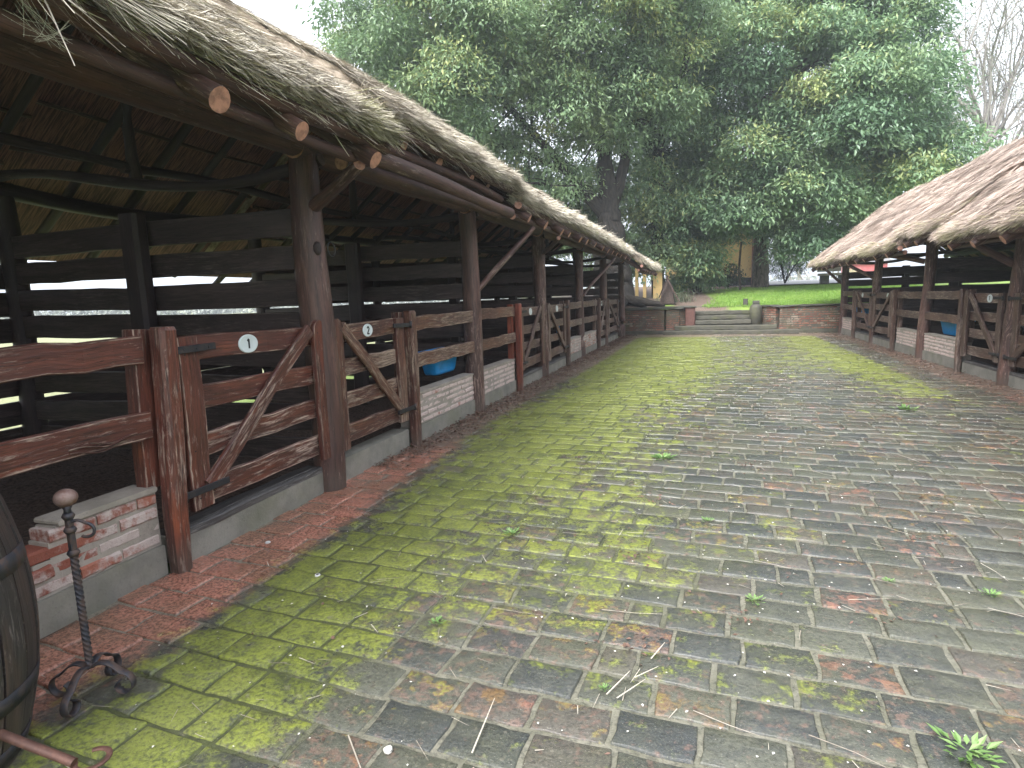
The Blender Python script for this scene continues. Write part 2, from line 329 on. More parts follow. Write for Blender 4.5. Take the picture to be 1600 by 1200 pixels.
    t.put(t.ma('MULTIPLY', t.ramp(t.noise(p, .8, 5, .6), .38, .6, .08, .6), t.ma('SUBTRACT', 1, t.ma('MULTIPLY', ms, .8))), t.b.inputs['Coat Weight'])
    wet = t.ramp(t.noise(p, 1.3, 5, .6), .4, .66, .12, .42)
    return t.fin(col, t.ma('ADD', wet, t.ma('MULTIPLY', ms, .25)), .5)
M_pave = pave()
def groundm():
    t = NT('garden_ground'); p = t.pos(); k = t.xyz(t.attr('nc')); n = t.noise(p, 3, 7, .65); f = t.noise(p, 30, 5, .65)
    g = t.mix(t.ramp(n, .35, .65), (.13, .20, .04), (.20, .29, .06)); g = t.mix(t.ramp(f, .5, .7, 0, .5), g, (.05, .09, .02))
    d = t.mix(t.ramp(f, .35, .65), (.10, .072, .055), (.18, .135, .11)); col = t.mix(t.ramp(t.ma('ADD', k[0], t.ma('MULTIPLY', t.ma('SUBTRACT', n, .5), .5)), .4, .6), g, d)
    col = t.mix(t.ma('MULTIPLY', k[1], .85), col, t.mix(t.ramp(f, .35, .65), (.17, .18, .09), (.28, .27, .17)))
    t.bump(f, .6, .03); return t.fin(col, .85, .3)
M_ground = groundm()
def soilm():
    t = NT('stall_soil'); p = t.pos(); n = t.noise(p, 4, 6, .65); f = t.noise(p, 38, 6, .7); t.bump(t.ma('ADD', n, f), 1, .04)
    return t.fin(t.mix(t.ramp(f, .35, .65), (.05, .033, .027), (.17, .115, .09)), .85, .3)
M_soil = soilm(); M_gravel = concrete('pale_road', (.34, .34, .35), (.26, .26, .27), 0)

# ------------------------------------------------------------ setting
def terrain_z(X, Y):
    side = sst(-16, -9, X)
    t1 = sst(22.9, 23.35, Y+.0*X)*.93+np.clip((Y-23)/10, 0, 1)*.70+np.clip((Y-33)/12, 0, 1)*.4
    t1 = t1+.02*(fbm(X*1.3, Y*1.3, 3)-.5)
    return side*t1
xs = np.concatenate([np.linspace(-900, -60, 14), np.linspace(-55, -17, 20), np.arange(-16, 14, .3), np.linspace(14, 60, 24), np.linspace(80, 900, 12)])
ys = np.concatenate([np.linspace(-300, -10, 8), np.linspace(-6, 22.6, 30), np.arange(22.75, 24, .12), np.arange(24, 48, .5), np.linspace(50, 120, 20), np.linspace(150, 1400, 12)])
X, Y = np.meshgrid(xs, ys); Z = terrain_z(X, Y)-.05
nc = np.zeros((X.size, 3)); pathc = .4+.02*(Y-23)*0; dirt = np.exp(-((X-(-.3-.25*(Y-24)*.5))/1.1)**2)*(Y > 23)+((X < -1.8) & (X > -9) & (Y > 22))*.9+sst(33.2, 34, Y)*(1-sst(40, 48, Y))*(X < 3)
nc[:, 0] = np.clip(dirt, 0, 1).ravel(); nc[:, 1] = (1-sst(-9, -6.5, X)).ravel()
g = G(); grid(g, X, Y, Z, nc); tag(g.obj('ground', M_ground), kind='structure')
# pale gravel road beyond the lawn
g = G(); xr = np.arange(2.8, 60, 1.); yr = np.linspace(35, 45, 12); X, Y = np.meshgrid(xr, yr); grid(g, X, Y, terrain_z(X, Y)+.02); tag(g.obj('road', M_gravel), kind='structure')

XL, XR, Y0, Y1 = -2.93, 4.17, -1.2, 22.2
def masks(x, y):
    wv = .35*(fbm(x*.8, y*.35, 5)-.5)
    cl = -1.78+.5*sst(3.2, 5, y)*0-.1*sst(4, 6, y)+.45*sst(6, 10, y)+wv
    wd = .52+.3*sst(3.5, 7, y)+.25*sst(8, 14, y)
    moss = .92*np.exp(-((x-cl)/wd)**2)*(.36+1.15*fbm(x*1.3, y*.7, 9))
    moss = moss+.42*np.exp(-((x+.7)/.9)**2)*sst(1.6, 3.2, y)*(.4+1.1*fbm(x*1.6, y*.8, 29))+.35*sst(4, 6.5, y)*np.exp(-((x+1.6)/.7)**2)
    moss = moss+sst(8, 14, y)*(.22+.36*fbm(x*.9, y*.35, 63))*(x > -2.3)*(x < 3.2)+.45*np.exp(-((x-2.75)/.5)**2)*sst(7.5, 10, y)
    moss = moss+.08+.12*(fbm(x*.7, y*.7, 19)-.45)
    red = 1.0*sst(-2.05, -2.7, x+wv*1.2)*(1-sst(4.5, 7, y))*(.62+.8*fbm(x*2.1, y*1.3, 57))+.62*sst(3.2, 4.1, x+wv)*(1-sst(16, 20, y))+.18*(fbm(x*.5, y*.5, 41))*sst(-.5, 1.5, x)
    dirt = 1.1*sst(-2.35, -2.75, x+wv*.5-.25*sst(8, 14, y))*sst(4.0, 6.5, y)+.8*sst(3.4, 4.0, x+wv)*sst(8, 10, y)+.9*sst(20, 21.5, y+wv*2)+.15
    moss = moss*(1-.9*np.clip(red*1.25-.2, 0, 1))
    return np.clip(moss, 0, 1.2), np.clip(red, 0, 1.2), np.clip(dirt, 0, 1.2)
def paving():
    g = G()
    uu = np.array([-1, -.982, -.94, -.5, 0, .5, .94, .982, 1.]); vv = np.array([-1, -.972, -.92, -.3, .3, .92, .972, 1.])
    UU, VV = np.meshgrid(uu, vv); edge = np.maximum(np.abs(UU), np.abs(VV)*1.0)
    dz = np.where(edge > .99, -.022, np.where((np.abs(UU) > .95) | (np.abs(VV) > .93), -.0022, 0.)).ravel()
    cx, cy, L, W, rn = [], [], [], [], []
    row = Y0; k = 0
    while row < Y1+.6:
        h = .196+rng.normal(0, .003); x = XL-.4+(k % 2)*.145+rng.uniform(-.035, .035)
        while x < XR+.2:
            l = .288+rng.normal(0, .006)
            if rng.random() < .03: l *= .55
            cx.append(x+l/2); cy.append(row+h/2); L.append((l-.013-rng.uniform(0, .006))/2); W.append((h-.013-rng.uniform(0, .006))/2); x += l
        row += h; k += 1
    cx = np.array(cx); cy = np.array(cy); L = np.array(L); W = np.array(W)
    yy = cy-.045*(cx-.6)+.025*np.sin(cx*1.3+cy*.35)
    keep = (cx > XL-.02) & (cx < XR+.02) & (yy > Y0) & (yy < Y1); cx, cy, L, W = cx[keep], yy[keep], L[keep], W[keep]; n = len(cx)
    rot = -.045+rng.normal(0, .013, n); tx = rng.normal(0, .008, n); ty = rng.normal(0, .010, n); z0 = np.clip(rng.normal(0, .0025, n), -.004, .006)
    u = UU.ravel()[None]*L[:, None]; v = VV.ravel()[None]*W[:, None]
    x = cx[:, None]+u*np.cos(rot)[:, None]-v*np.sin(rot)[:, None]; y = cy[:, None]+u*np.sin(rot)[:, None]+v*np.cos(rot)[:, None]
    x = x+(vn(x*14, y*14, 1)-.5)*.014+(vn(x*40, y*40, 8)-.5)*.008; y = y+(vn(x*14, y*14, 2)-.5)*.014+(vn(x*40, y*40, 9)-.5)*.008
    z = z0[:, None]+u*tx[:, None]+v*ty[:, None]+dz[None]+(vn(x*25, y*25, 3)-.5)*.004+.018*(fbm(x*.5, y*.5, 4)-.5)
    x = np.clip(x, XL, XR)
    V = np.stack([x, y, z], 2).reshape(-1, 3); r, c = UU.shape
    i = np.arange(r-1)[:, None]*c; j = np.arange(c-1)[None]; f0 = np.stack([i+j, i+j+1, i+c+j+1, i+c+j], 2).reshape(-1, 4)
    F = (np.arange(n)[:, None, None]*(r*c)+f0[None]).reshape(-1, 4)
    rn = rng.random((n, 3)); nc = np.repeat(rn, r*c, 0)
    ms = np.stack(masks(V[:, 0], V[:, 1]), 1); bm = rng.normal(0, .10, n); ms[:, 0] += np.repeat(bm, r*c)
    g.add(V, F, ms, nc, True)
    xs = np.arange(XL, XR+.05, .06); ys = np.arange(Y0, Y1+.05, .06); X, Y = np.meshgrid(xs, ys)
    X = np.clip(X, XL, XR); Z = -.0070+(vn(X*12, Y*12, 31)-.5)*.005+.018*(fbm(X*.5, Y*.5, 4)-.5)
    ms = np.stack(masks(X.ravel(), Y.ravel()), 1); nc = np.full((X.size, 3), -1.)
    gg = G(); grid(gg, X, Y, Z, nc); gg.gc = [ms]
    g.add(gg.v[0], gg.f[0], ms, nc, True)
    tag(g.obj('courtyard_paving', M_pave), kind='structure')
paving()

def brickwall(g, gm, A, B, z0, z1, th=.14, bl=.25, bh=.062, jt=.012, rough=.006, skip=None, lime=None):
    A = np.array(A, float); B = np.array(B, float); L = np.linalg.norm(B-A); d = (B-A)/L; nrm = np.array([d[1], -d[0]])
    nrow = max(1, round((z1-z0)/(bh+jt))); ph = (z1-z0)/nrow
    for r in range(nrow):
        zc = z0+ph*(r+.5); s = -(r % 2)*bl/2
        while s < L:
            a = max(0, s)+jt/2; b = min(L, s+bl)-jt/2; s += bl
            if b-a < .03: continue
            if skip and skip((a+b)/2, zc): continue
            p = A+d*(a+b)/2; o = rng.normal(0, rough*.5); ln = b-a
            P0 = np.array([*(A+d*a), zc+rng.normal(0, .002)]); P1 = np.array([*(A+d*b), zc+rng.normal(0, .002)])
            off = np.array([*(nrm*o), 0]); n = max(3, int(ln/.05)+1)
            pts = P0+off+(P1-P0)*np.linspace(0, 1, n)[:, None]+rng.normal(0, .0015, (n, 3))
            kk = len(g.nc); sweep(g, pts, rect(th, ph-jt, .012), jit=.02)
            rv = rng.random(3)
            for q in range(kk, len(g.nc)): g.nc[q] = np.broadcast_to(rv, g.nc[q].shape).copy()
    # mortar core
    gm_pts = [(*(A+d*.004), 0), (*(B-d*.004), 0)]
    if not skip:
        sweep(gm, [(gm_pts[0][0], gm_pts[0][1], (z0+z1)/2), (gm_pts[1][0], gm_pts[1][1], (z0+z1)/2)], rect(th-.006, z1-z0-.002, .004))

# ------------------------------------------------------------ stable sheds
LABG = {}
def shed(side):
    left = side < 0; M_straw = M_strawL if side < 0 else M_strawR
    XF = -2.95 if left else 4.19
    def X(u): return XF+side*u           # u = depth behind the front posts
    DEP = 3.42 if left else 3.15
    if left:
        RP = [.6, 4.02, 7.33, 10.72, 14.4, 17.9, 21.7]; TIP = .75; ZT = 2.5; PITCH = .62; ZPL = 2.70
        SECT = [(-1.5, 4.0, 0., 0.), (3.95, 7.25, .10, .15), (7.2, 18.1, .02, .02), (18.1, 23.0, -.35, -.08)]
    else:
        RP = [3.2, 6.9, 10.42, 14.1, 17.95, 21.9]; TIP = .72; ZT = 2.13; PITCH = .72; ZPL = 2.42
        SECT = [(2.4, 11.1, -.06, -.02), (11.05, 13.4, .10, .09), (13.35, 23.4, .0, .01)]
    st = thing('thatched_stable', 'long open stable with reddish round posts and shaggy thatch along the left of the courtyard' if left else 'open thatched stable on the right, its broad pinkish roof slope in full view', 'stable', (X(1.5), 10, 0))
    def zr(u): return ZT+PITCH*(u+TIP)
    UR = DEP/2; PB = .79; BX = 4.52 if left else 3.95
    # roof sections
    for (ya, yb, du, dz) in SECT:
        tip = TIP-du; g = G(); zs = lambda u: zr(u)+dz
        hid = .15 if left else .11; th = .175 if left else .20
        # profile (u, z) along top from front tip over the ridge to back tip then underside
        def slope(u): return zs(u)+hid
        us = np.arange(-tip, UR, .12); top = [(-tip-.03, slope(-tip)+.03), (-tip-.055, slope(-tip)+.10)]
        top += [(u+.0, slope(u)+th*(.62+.38*min(1, (u+tip)/.35))) for u in us]
        top += [(UR, slope(UR)+th-.02)]
        zbk = lambda u: slope(UR)-PB*(u-UR)
        bk = [(u, zbk(u)+th*.8) for u in np.arange(UR+.12, BX, .15)]+[(BX+.04, zbk(BX)+.1)]
        und = [(u, slope(u)) for u in np.linspace(-tip, UR, 8)]; undb = [(u, zbk(u)) for u in np.linspace(UR+.1, BX, 8)]
        if left: undb = [(u, z-.0) for u, z in undb]
        prof = top+bk+(und+undb)[::-1]; prof = np.array(prof); nt_ = len(top)+len(bk)
        yy = np.arange(ya, yb+.01, .12); yy[-1] = yb
        U = np.broadcast_to(prof[:, 0], (len(yy), len(prof))).copy(); Zz = np.broadcast_to(prof[:, 1], U.shape).copy(); YY = np.broadcast_to(yy[:, None], U.shape).copy()
        istop = np.arange(len(prof))[None] < nt_
        nz = (fbm(U*2.2+5, YY*1.1, 17+int(left))-.5)*.16+(vn(U*9, YY*5, 23)-.5)*.04
        stp = lambda u_, y_: 0 if left else .075*sst(-.03, .03, u_+tip-(1.15+.5*(fbm(y_*.5, y_*0, 88)-.5)))+.06*sst(-.03, .03, u_+tip-(1.85+.4*(fbm(y_*.6, y_*0, 89)-.5)))
        fsel = istop & (np.arange(len(prof))[None] < len(top)); Zz += np.where(fsel, stp(U, YY), 0)
        Zz += np.where(istop, nz, 0); YY += np.where(istop, (vn(U*5, YY*5, 6)-.5)*.06, 0)
        nc = np.zeros(U.shape+(3,)); nc[:, nt_:, 2] = 1.
        n0, n1 = U.shape; V = np.stack([XF+side*U, YY, Zz], 2).reshape(-1, 3)
        i = np.arange(n0-1)[:, None]*n1; j = np.arange(n1)[None]; j2 = (j+1) % n1
        F = np.stack([i+j, i+j2, i+n1+j2, i+n1+j], 2).reshape(-1, 4)
        g.add(V, F, None, nc.reshape(-1, 3), False)
        g.add(V[:n1], np.arange(n1)[None].copy()); g.add(V[-n1:], np.arange(n1)[None].copy())
        # straw blades
        dn = unit(np.array([-side, 0, -PITCH])); nr = unit(np.array([-side*PITCH, 0, 1.]))
        def put(n, s0, s1, ln, wd, jd, lo=.0, hi=.03, y_a=ya, y_b=yb, tg=0., back=False, pw=1., drop=0.):
            y = rng.uniform(y_a, y_b, n); s = s0+(s1-s0)*rng.random(n)**pw
            u = -tip+s; z = slope(u)+th*(.62+.38*np.clip((u+tip)/.35, 0, 1))+(fbm(u*2.2+5, y*1.1, 17+int(left))-.5)*.16+rng.uniform(lo, hi, n)
            z = z+stp(u, y)
            if back: u = 2*UR-u; z = slope(UR)-PB*(u-UR)+th*.8
            d = dn*np.array([-1, 1, 1]) if back else dn
            P = np.stack([XF+side*u, y, z], 1); cl = (vn(y*2.3, u*3, 77)-.5)*1.1
            D = unit(d[None]+np.stack([rng.normal(0, jd*.4, n), rng.normal(0, jd, n)+cl*jd*1.6, rng.normal(0.03, jd*.5, n)-drop], 1))
            rd = np.clip(.45+(vn(y*3, s*2, 5)-.5)*.7+rng.normal(0, .22, n), 0, 1)
            L = ln*rng.uniform(.5, 1.3, n); W = wd*rng.uniform(.6, 1.5, n)
            N = unit(nr*[1, 1, 1]+rng.normal(0, .25, (n, 3)))
            blades(g, P-D*L[:, None]*.4, D, N, L, W, rd, tg, rng.normal(.004, .008, n))
        def fringe(n, ln, wd, y_a, y_b, jd=.35, zt=.17, tg=.5):
            y = rng.uniform(y_a, y_b, n); z = slope(-tip)+rng.uniform(-.0, zt, n)+.02*(fbm(y*2, y*0, 3)-.5); u = -tip+rng.uniform(.0, .14, n)-(z-slope(-tip))*.15
            u = u+.045; P = np.stack([XF+side*u, y, z], 1); cl = (vn(y*2.1, y*.0, 99)-.5)*2
            D = unit(dn[None]*.9+np.stack([rng.normal(0, .12, n), rng.normal(0, jd, n)+cl*jd, rng.normal(.03, .2, n)], 1)); rd = np.clip(rng.normal(.58, .26, n), 0, 1)
            blades(g, P, D, unit(nr+rng.normal(0, .5, (n, 3))), ln*rng.uniform(.35, 1.2, n), wd*rng.uniform(.6, 1.4, n), rd, tg*.6, rng.normal(.0, .01, n))
        def hang(n, ln, wd, y_a, y_b, tg):
            y = rng.uniform(y_a, y_b, n); k = rng.random(n); z = slope(-tip)+.05+.15*k+(fbm(-tip*2.2+5+y*0, y*1.1, 17+int(left))-.5)*.16; u = -tip+.10-.10*(1-k)-.02*rng.random(n)
            cl = (vn(y*2.6, y*0, 123)-.5)*2+(vn(y*9, y*0, 124)-.5); P = np.stack([XF+side*u, y, z], 1)
            D = unit(np.stack([-side*np.full(n, .75)+rng.normal(0, .15, n), cl*.55+rng.normal(0, .28, n), -.40+rng.normal(0, .22, n)], 1)); rd = np.clip(rng.normal(.6, .3, n), 0, 1)
            blades(g, P, D, unit(np.array([-side, 0, .6])+rng.normal(0, .5, (n, 3))), ln*rng.uniform(.4, 1.3, n)*(1+.5*np.clip(cl, 0, 1)), wd*rng.uniform(.6, 1.4, n), rd, tg, rng.normal(0, .008, n))
        Ly = yb-ya
        if left:
            if ya < 8:
                a, b = max(ya, 1.), min(yb, 8.); hang(int(4200*(b-a)), .125, .0055, a, b, .4)
                if ya < 3: hang(260, .42, .006, 1.35, 1.62, .2); hang(1800, .19, .006, 3.45, 4.05, 1.6); hang(400, .30, .006, 1.72, 1.86, .2)
            if yb > 8: hang(int(1500*(yb-max(ya, 8))), .17, .010, max(ya, 8), yb, .6)
        else: hang(int(1500*(yb-max(ya, 5))), .15, .009, max(ya, 5), yb, 1.2)
        if left:
            near = max(0, min(yb, 8)-max(ya, 1)); dens = 1.
            if ya < 8:
                a, b = max(ya, 1.2), min(yb, 8.)
                put(int(6800*(b-a)), -.03, .9, .32, .0062, .22, y_a=a, y_b=b, hi=.035)
                fringe(int(2200*(b-a)), .17, .006, a, b, .42)
                fringe(int(160*(b-a)), .30, .006, a, b, .6, .12)
            if yb > 8:
                a, b = max(ya, 8), yb
                put(int(1500*(b-a)), -.03, 1.0, .34, .011, .2, y_a=a, y_b=b, hi=.035); fringe(int(500*(b-a)), .17, .011, a, b)
            put(int(500*Ly), .9, 2.25, .4, .02, .12)
        else:
            a, b = max(ya, 5.), yb
            put(int(5200*(b-a)), -.02, 2.27, .40, .0105, .21, y_a=a, y_b=b, hi=.06, tg=0.)
            put(int(500*(b-a)), 1.4, 2.2, .45, .011, .2, y_a=a, y_b=b, lo=.01, hi=.05)
            put(int(500*(b-a)), -.02, .35, .3, .012, .2, y_a=a, y_b=b, tg=.8)
            fringe(int(1300*(b-a)), .17, .010, a, b, .3, .17, 1.2)
        put(int(150*Ly), .0, 2.2, .5, .03, .12, back=True)
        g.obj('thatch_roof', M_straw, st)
        # eave pole(s)
        e = G(); ym = yb-.02 if not left else yb+.0
        logp(e, (X(-tip+.02), max(ya, -1), zs(-tip)+hid-.055), (X(-tip+.03), ym, zs(-tip)+hid-.055), .048, .042, .02); e.obj('eave_pole', M_plate, st)
        e = G(); logp(e, (X(-tip+.13), ya+.1, zs(-tip)-.02), (X(-tip+.13), ym-.15, zs(-tip)-.02), .042, .038, .018); e.obj('eave_pole', M_plate, st)
        if left and dz > .05:
            e = G(); logp(e, (X(-tip+.0), ya-.1, ZT+.03), (X(-tip-.02), yb-.25, ZT+.01), .06, .055, .02); e.obj('eave_pole', M_plate, st)
            e = G(); logp(e, (X(-tip+.22), ya-.1, ZT+.0), (X(-tip+.22), yb-.1, ZT+.03), .055, .055, .02); e.obj('eave_pole', M_plate, st)
        # ridge pole
        e = G(); logp(e, (X(UR), ya, zs(UR)-.06), (X(UR), yb, zs(UR)-.06), .06, .06); e.obj('ridge_pole', M_dark, st)
        for s_ in (.9, 1.35, 2.15, 2.6, 3.05, 3.5, 3.95):
            uu_ = s_-.2; zz = zs(uu_) if uu_ < UR else zs(UR)-PB*(uu_-UR); e = G()
            logp(e, (X(uu_), ya, zz+hid-.03), (X(uu_), yb, zz+hid-.03), .022, .02, .02); e.obj('batten', M_log, st)
        # reeds tied under the back slope
    # rafters
    if left: YR = [-.2, .5, 1.2, 2.3, 2.92, 3.7]+list(np.arange(4.6, 7.0, .7))+list(np.arange(7.45, 22.6, .78))
    else: YR = list(np.arange(4.2, 11.0, .9))+[11.6, 12.5, 13.2]+list(np.arange(14., 23.2, .9))
    for y in YR:
        y += rng.normal(0, .03) if y > 4 else 0; r = rng.uniform(.052, .062); du = 0; dz = 0
        for (ya, yb, a, b) in SECT:
            if ya <= y <= yb: du, dz = a, b
        tip = TIP-du+.03+rng.uniform(0, .06)
        if left and 4.1 < y < 7.1: tip -= .16
        e = G(); y2 = y+rng.normal(0, .06)
        logp(e, (X(-tip), y, zr(-tip)+dz-.02), (X(UR+.03), y2, zr(UR+.03)+dz-.03), r, r*.8, .015, up=(0, 1, 0)); e.obj('rafter', M_log, st)
        e = G(); logp(e, (X(UR-.05), y2+.1, zr(UR-.05)+dz-.03), (X(BX-.05), y2+.1, zr(UR)-PB*(BX-.05-UR)+dz-.02), r*.8, r*.8, .02, up=(0, 1, 0)); e.obj('rafter', M_dark, st)
    # wall plates
    yy = [SECT[0][0]]+RP+[SECT[-1][1]-.4]
    for a, b in zip(yy[:-1], yy[1:]):
        e = G(); logp(e, (X(.0), a-.12, ZPL-.025), (X(0), b+.12, ZPL-.02), .10, .088, .008); e.obj('wall_plate', M_plate, st)
        e = G(); logp(e, (X(DEP), a-.1, ZPL-.03), (X(DEP), b+.1, ZPL-.03), .075, .07, .03); e.obj('wall_plate', M_dark, st)
        if left: e = G(); logp(e, (X(1.75), a-.1, ZPL-.02), (X(1.75), b+.1, ZPL), .04, .04, .05); e.obj('purlin', M_dark, st)
    # posts
    for k, y in enumerate(RP):
        r = (.125, .13, .12, .115, .11, .11, .11)[k] if left else (.12, .12, .12, .11, .11, .11)[k]
        ln = .05 if left else .06
        e = G(); logp(e, (X(-.01), y+(-.02 if left else .0), -.03), (X(.03), y+(.02 if left else -.08), ZPL-.07), r*1.0, r*.9, .015, .18, 20); o = e.obj('post', M_log, st)
        if left and k == 1:
            q = G(); lathe(q, (X(-.085), y-.055, 1.92), [(.0, .055), (.02, .05), (.035, .02), (.036, -.02), (.02, -.05), (0, -.055)], 12); q.obj('knot', M_dark, o)
            q = G(); th_ = np.linspace(0, 2*math.pi, 24); sweep(q, np.stack([np.full(24, X(-.06)), y+.17+.05*np.cos(th_), 1.93+.055*np.sin(th_)], 1), circ(.006, 6), (1, 0, 0), True); q.obj('iron_ring', M_strap, o)
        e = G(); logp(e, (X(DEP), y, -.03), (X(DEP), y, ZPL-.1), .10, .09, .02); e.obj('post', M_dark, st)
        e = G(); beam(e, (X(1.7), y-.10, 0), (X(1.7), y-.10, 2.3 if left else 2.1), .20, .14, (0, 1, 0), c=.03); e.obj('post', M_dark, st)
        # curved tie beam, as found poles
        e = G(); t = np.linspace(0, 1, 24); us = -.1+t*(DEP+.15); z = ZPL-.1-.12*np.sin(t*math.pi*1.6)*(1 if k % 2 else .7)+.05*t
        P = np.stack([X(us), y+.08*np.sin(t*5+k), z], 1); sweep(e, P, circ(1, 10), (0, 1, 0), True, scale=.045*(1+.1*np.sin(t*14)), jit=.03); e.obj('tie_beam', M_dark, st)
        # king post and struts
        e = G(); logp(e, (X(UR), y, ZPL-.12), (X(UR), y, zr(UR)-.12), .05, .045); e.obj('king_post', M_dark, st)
        # partition between stalls: one part of planks
        if k > 0 or not left or True:
            e = G(); zt = .32
            for bi in range(8):
                zc = .30+bi*.262
                if bi == 7 and not left: continue
                for (ua, ub) in ((.08, 1.68), (1.72, DEP-.06)):
                    a = rng.normal(0, .012); hh = .20+rng.normal(0, .012)
                    beam(e, (X(ua), y+.0+rng.normal(0, .006), zc+a), (X(ub), y+rng.normal(0, .006), zc+rng.normal(0, .012)), .035, hh, jit=.003)
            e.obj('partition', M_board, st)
    # braces out to the eave pole
    if left: BR = [(4.0, 2.24, 3.72, 2.44, .05), (7.36, 1.60, 8.05, 2.44, .04), (10.76, 2.3, 9.5, 2.42, .04), (14.45, 1.5, 15.7, 2.42, .038)]
    else: BR = [(10.42, 1.75, 10.3, 2.1, .05), (14.1, 1.95, 14.4, 2.12, .05), (17.95, 1.7, 18.2, 2.1, .045), (21.9, 1.62, 21.6, 2.12, .045)]
    for (ya_, za_, yb_, zb_, rb) in BR:
        e = G(); logp(e, (X(-.06), ya_, za_), (X(-.66), yb_, zb_), rb*1.05, rb*.9, .01); e.obj('brace', M_log, st)
    # back wall
    e = G(); gaps = []
    for a, b in zip(yy[:-1], yy[1:]):
        tall = (a > 7.) if left else (a > 3 and a < 14)
        nb = 8 if tall else 5
        if left and a < 4: nb = 8
        elif left and a < 4.1: nb = 4
        if not left and a > 17: nb = 4
        for bi in range(nb):
            zc = .28+bi*(.262 if nb > 5 or left else .262)
            if left and a > 14 and bi in (6,): continue
            if not left and 13 < a < 17 and bi in (5,): continue
            beam(e, (X(DEP+.06), a+.03, zc+rng.normal(0, .012)), (X(DEP+.06), b-.03, zc+rng.normal(0, .015)), .03, .24 if not (left and a < 14) else .235, jit=.003)
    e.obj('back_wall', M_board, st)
    # gates, rails, low walls, sills
    num = [0]
    if left:
        SQ = [2.47, 5.42, 9.07, 12.62, 16.5, 20.5]
        GT = [(2.60, 3.97, 0, '1', 'glossy red-brown'), (4.05, 5.30, 1, '2', 'flaking'), (9.20, 10.58, 0, '', ''), (10.86, 12.45, 1, '', ''), (16.62, 17.8, 0, '', ''), (18.05, 20.35, 1, '', '')]
        RL = [(-.6, 2.42), (5.50, 7.25), (7.42, 9.0), (12.7, 14.3), (14.5, 16.42)]
        SI = [(2.53, 3.93), (4.1, 5.34), (9.15, 10.62), (10.82, 12.54), (16.6, 17.8), (18., 20.4)]
    else:
        SQ = [8.62, 12.05, 15.95, 19.92]
        GT = [(8.75, 10.25, 1, '', ''), (10.58, 11.9, 0, '7', ''), (16.08, 17.82, 1, '', ''), (18.08, 19.8, 0, '', '')]
        RL = [(7., 8.55), (12.12, 14.0), (14.2, 15.88), (20., 21.8)]
        SI = [(8.7, 10.3), (10.53, 11.97), (16.03, 17.85), (18.05, 19.84)]
    return X, SQ, GT, RL, SI, RP
LS = shed(-1); RS = shed(1)

side_nm = {-1: 'left', 1: 'right'}
gate_labels = {
 (-1, 0): 'nearest gate, glossy red-brown with a white oval plate reading 1 and a brace rising right',
 (-1, 1): 'flaking gate with the plate reading 2, beside the big knotted round post',
 (-1, 2): 'third gate from the viewer on the left stable, next beyond the bright red post',
 (-1, 3): 'fourth gate on the left stable, brace falling away, just past the third round post',
 (-1, 4): 'fifth gate on the left stable, small and dim before the last round post but one',
 (-1, 5): 'farthest gate on the left stable, right before the garden wall',
 (1, 0): 'gate cut off by the right edge of the photo, in front of the right stable',
 (1, 1): 'brown gate with a white oval plate, nearest whole gate on the right stable',
 (1, 2): 'dark gate on the right stable just beyond the pale limed wall panel',
 (1, 3): 'farthest gate on the right stable, near the garden wall'}
def numeral(g, ch, x, y, z, h, side):
    S = {'1': [[(-.18, .3), (.02, .5), (.02, -.5)]], '2': [[(-.25, .3), (-.1, .48), (.12, .48), (.25, .3), (.2, .08), (-.25, -.5), (.28, -.5)]], '7': [[(-.25, .45), (.25, .45), (-.05, -.5)]]}[ch]
    for pl in S:
        pl = np.array(pl); P = np.stack([np.full(len(pl), x), y-side*pl[:, 0]*h, z+pl[:, 1]*h], 1)
        for p0, p1 in zip(P[:-1], P[1:]): sweep(g, [p0, p1], rect(.012, .004, .001), (1, 0, 0))
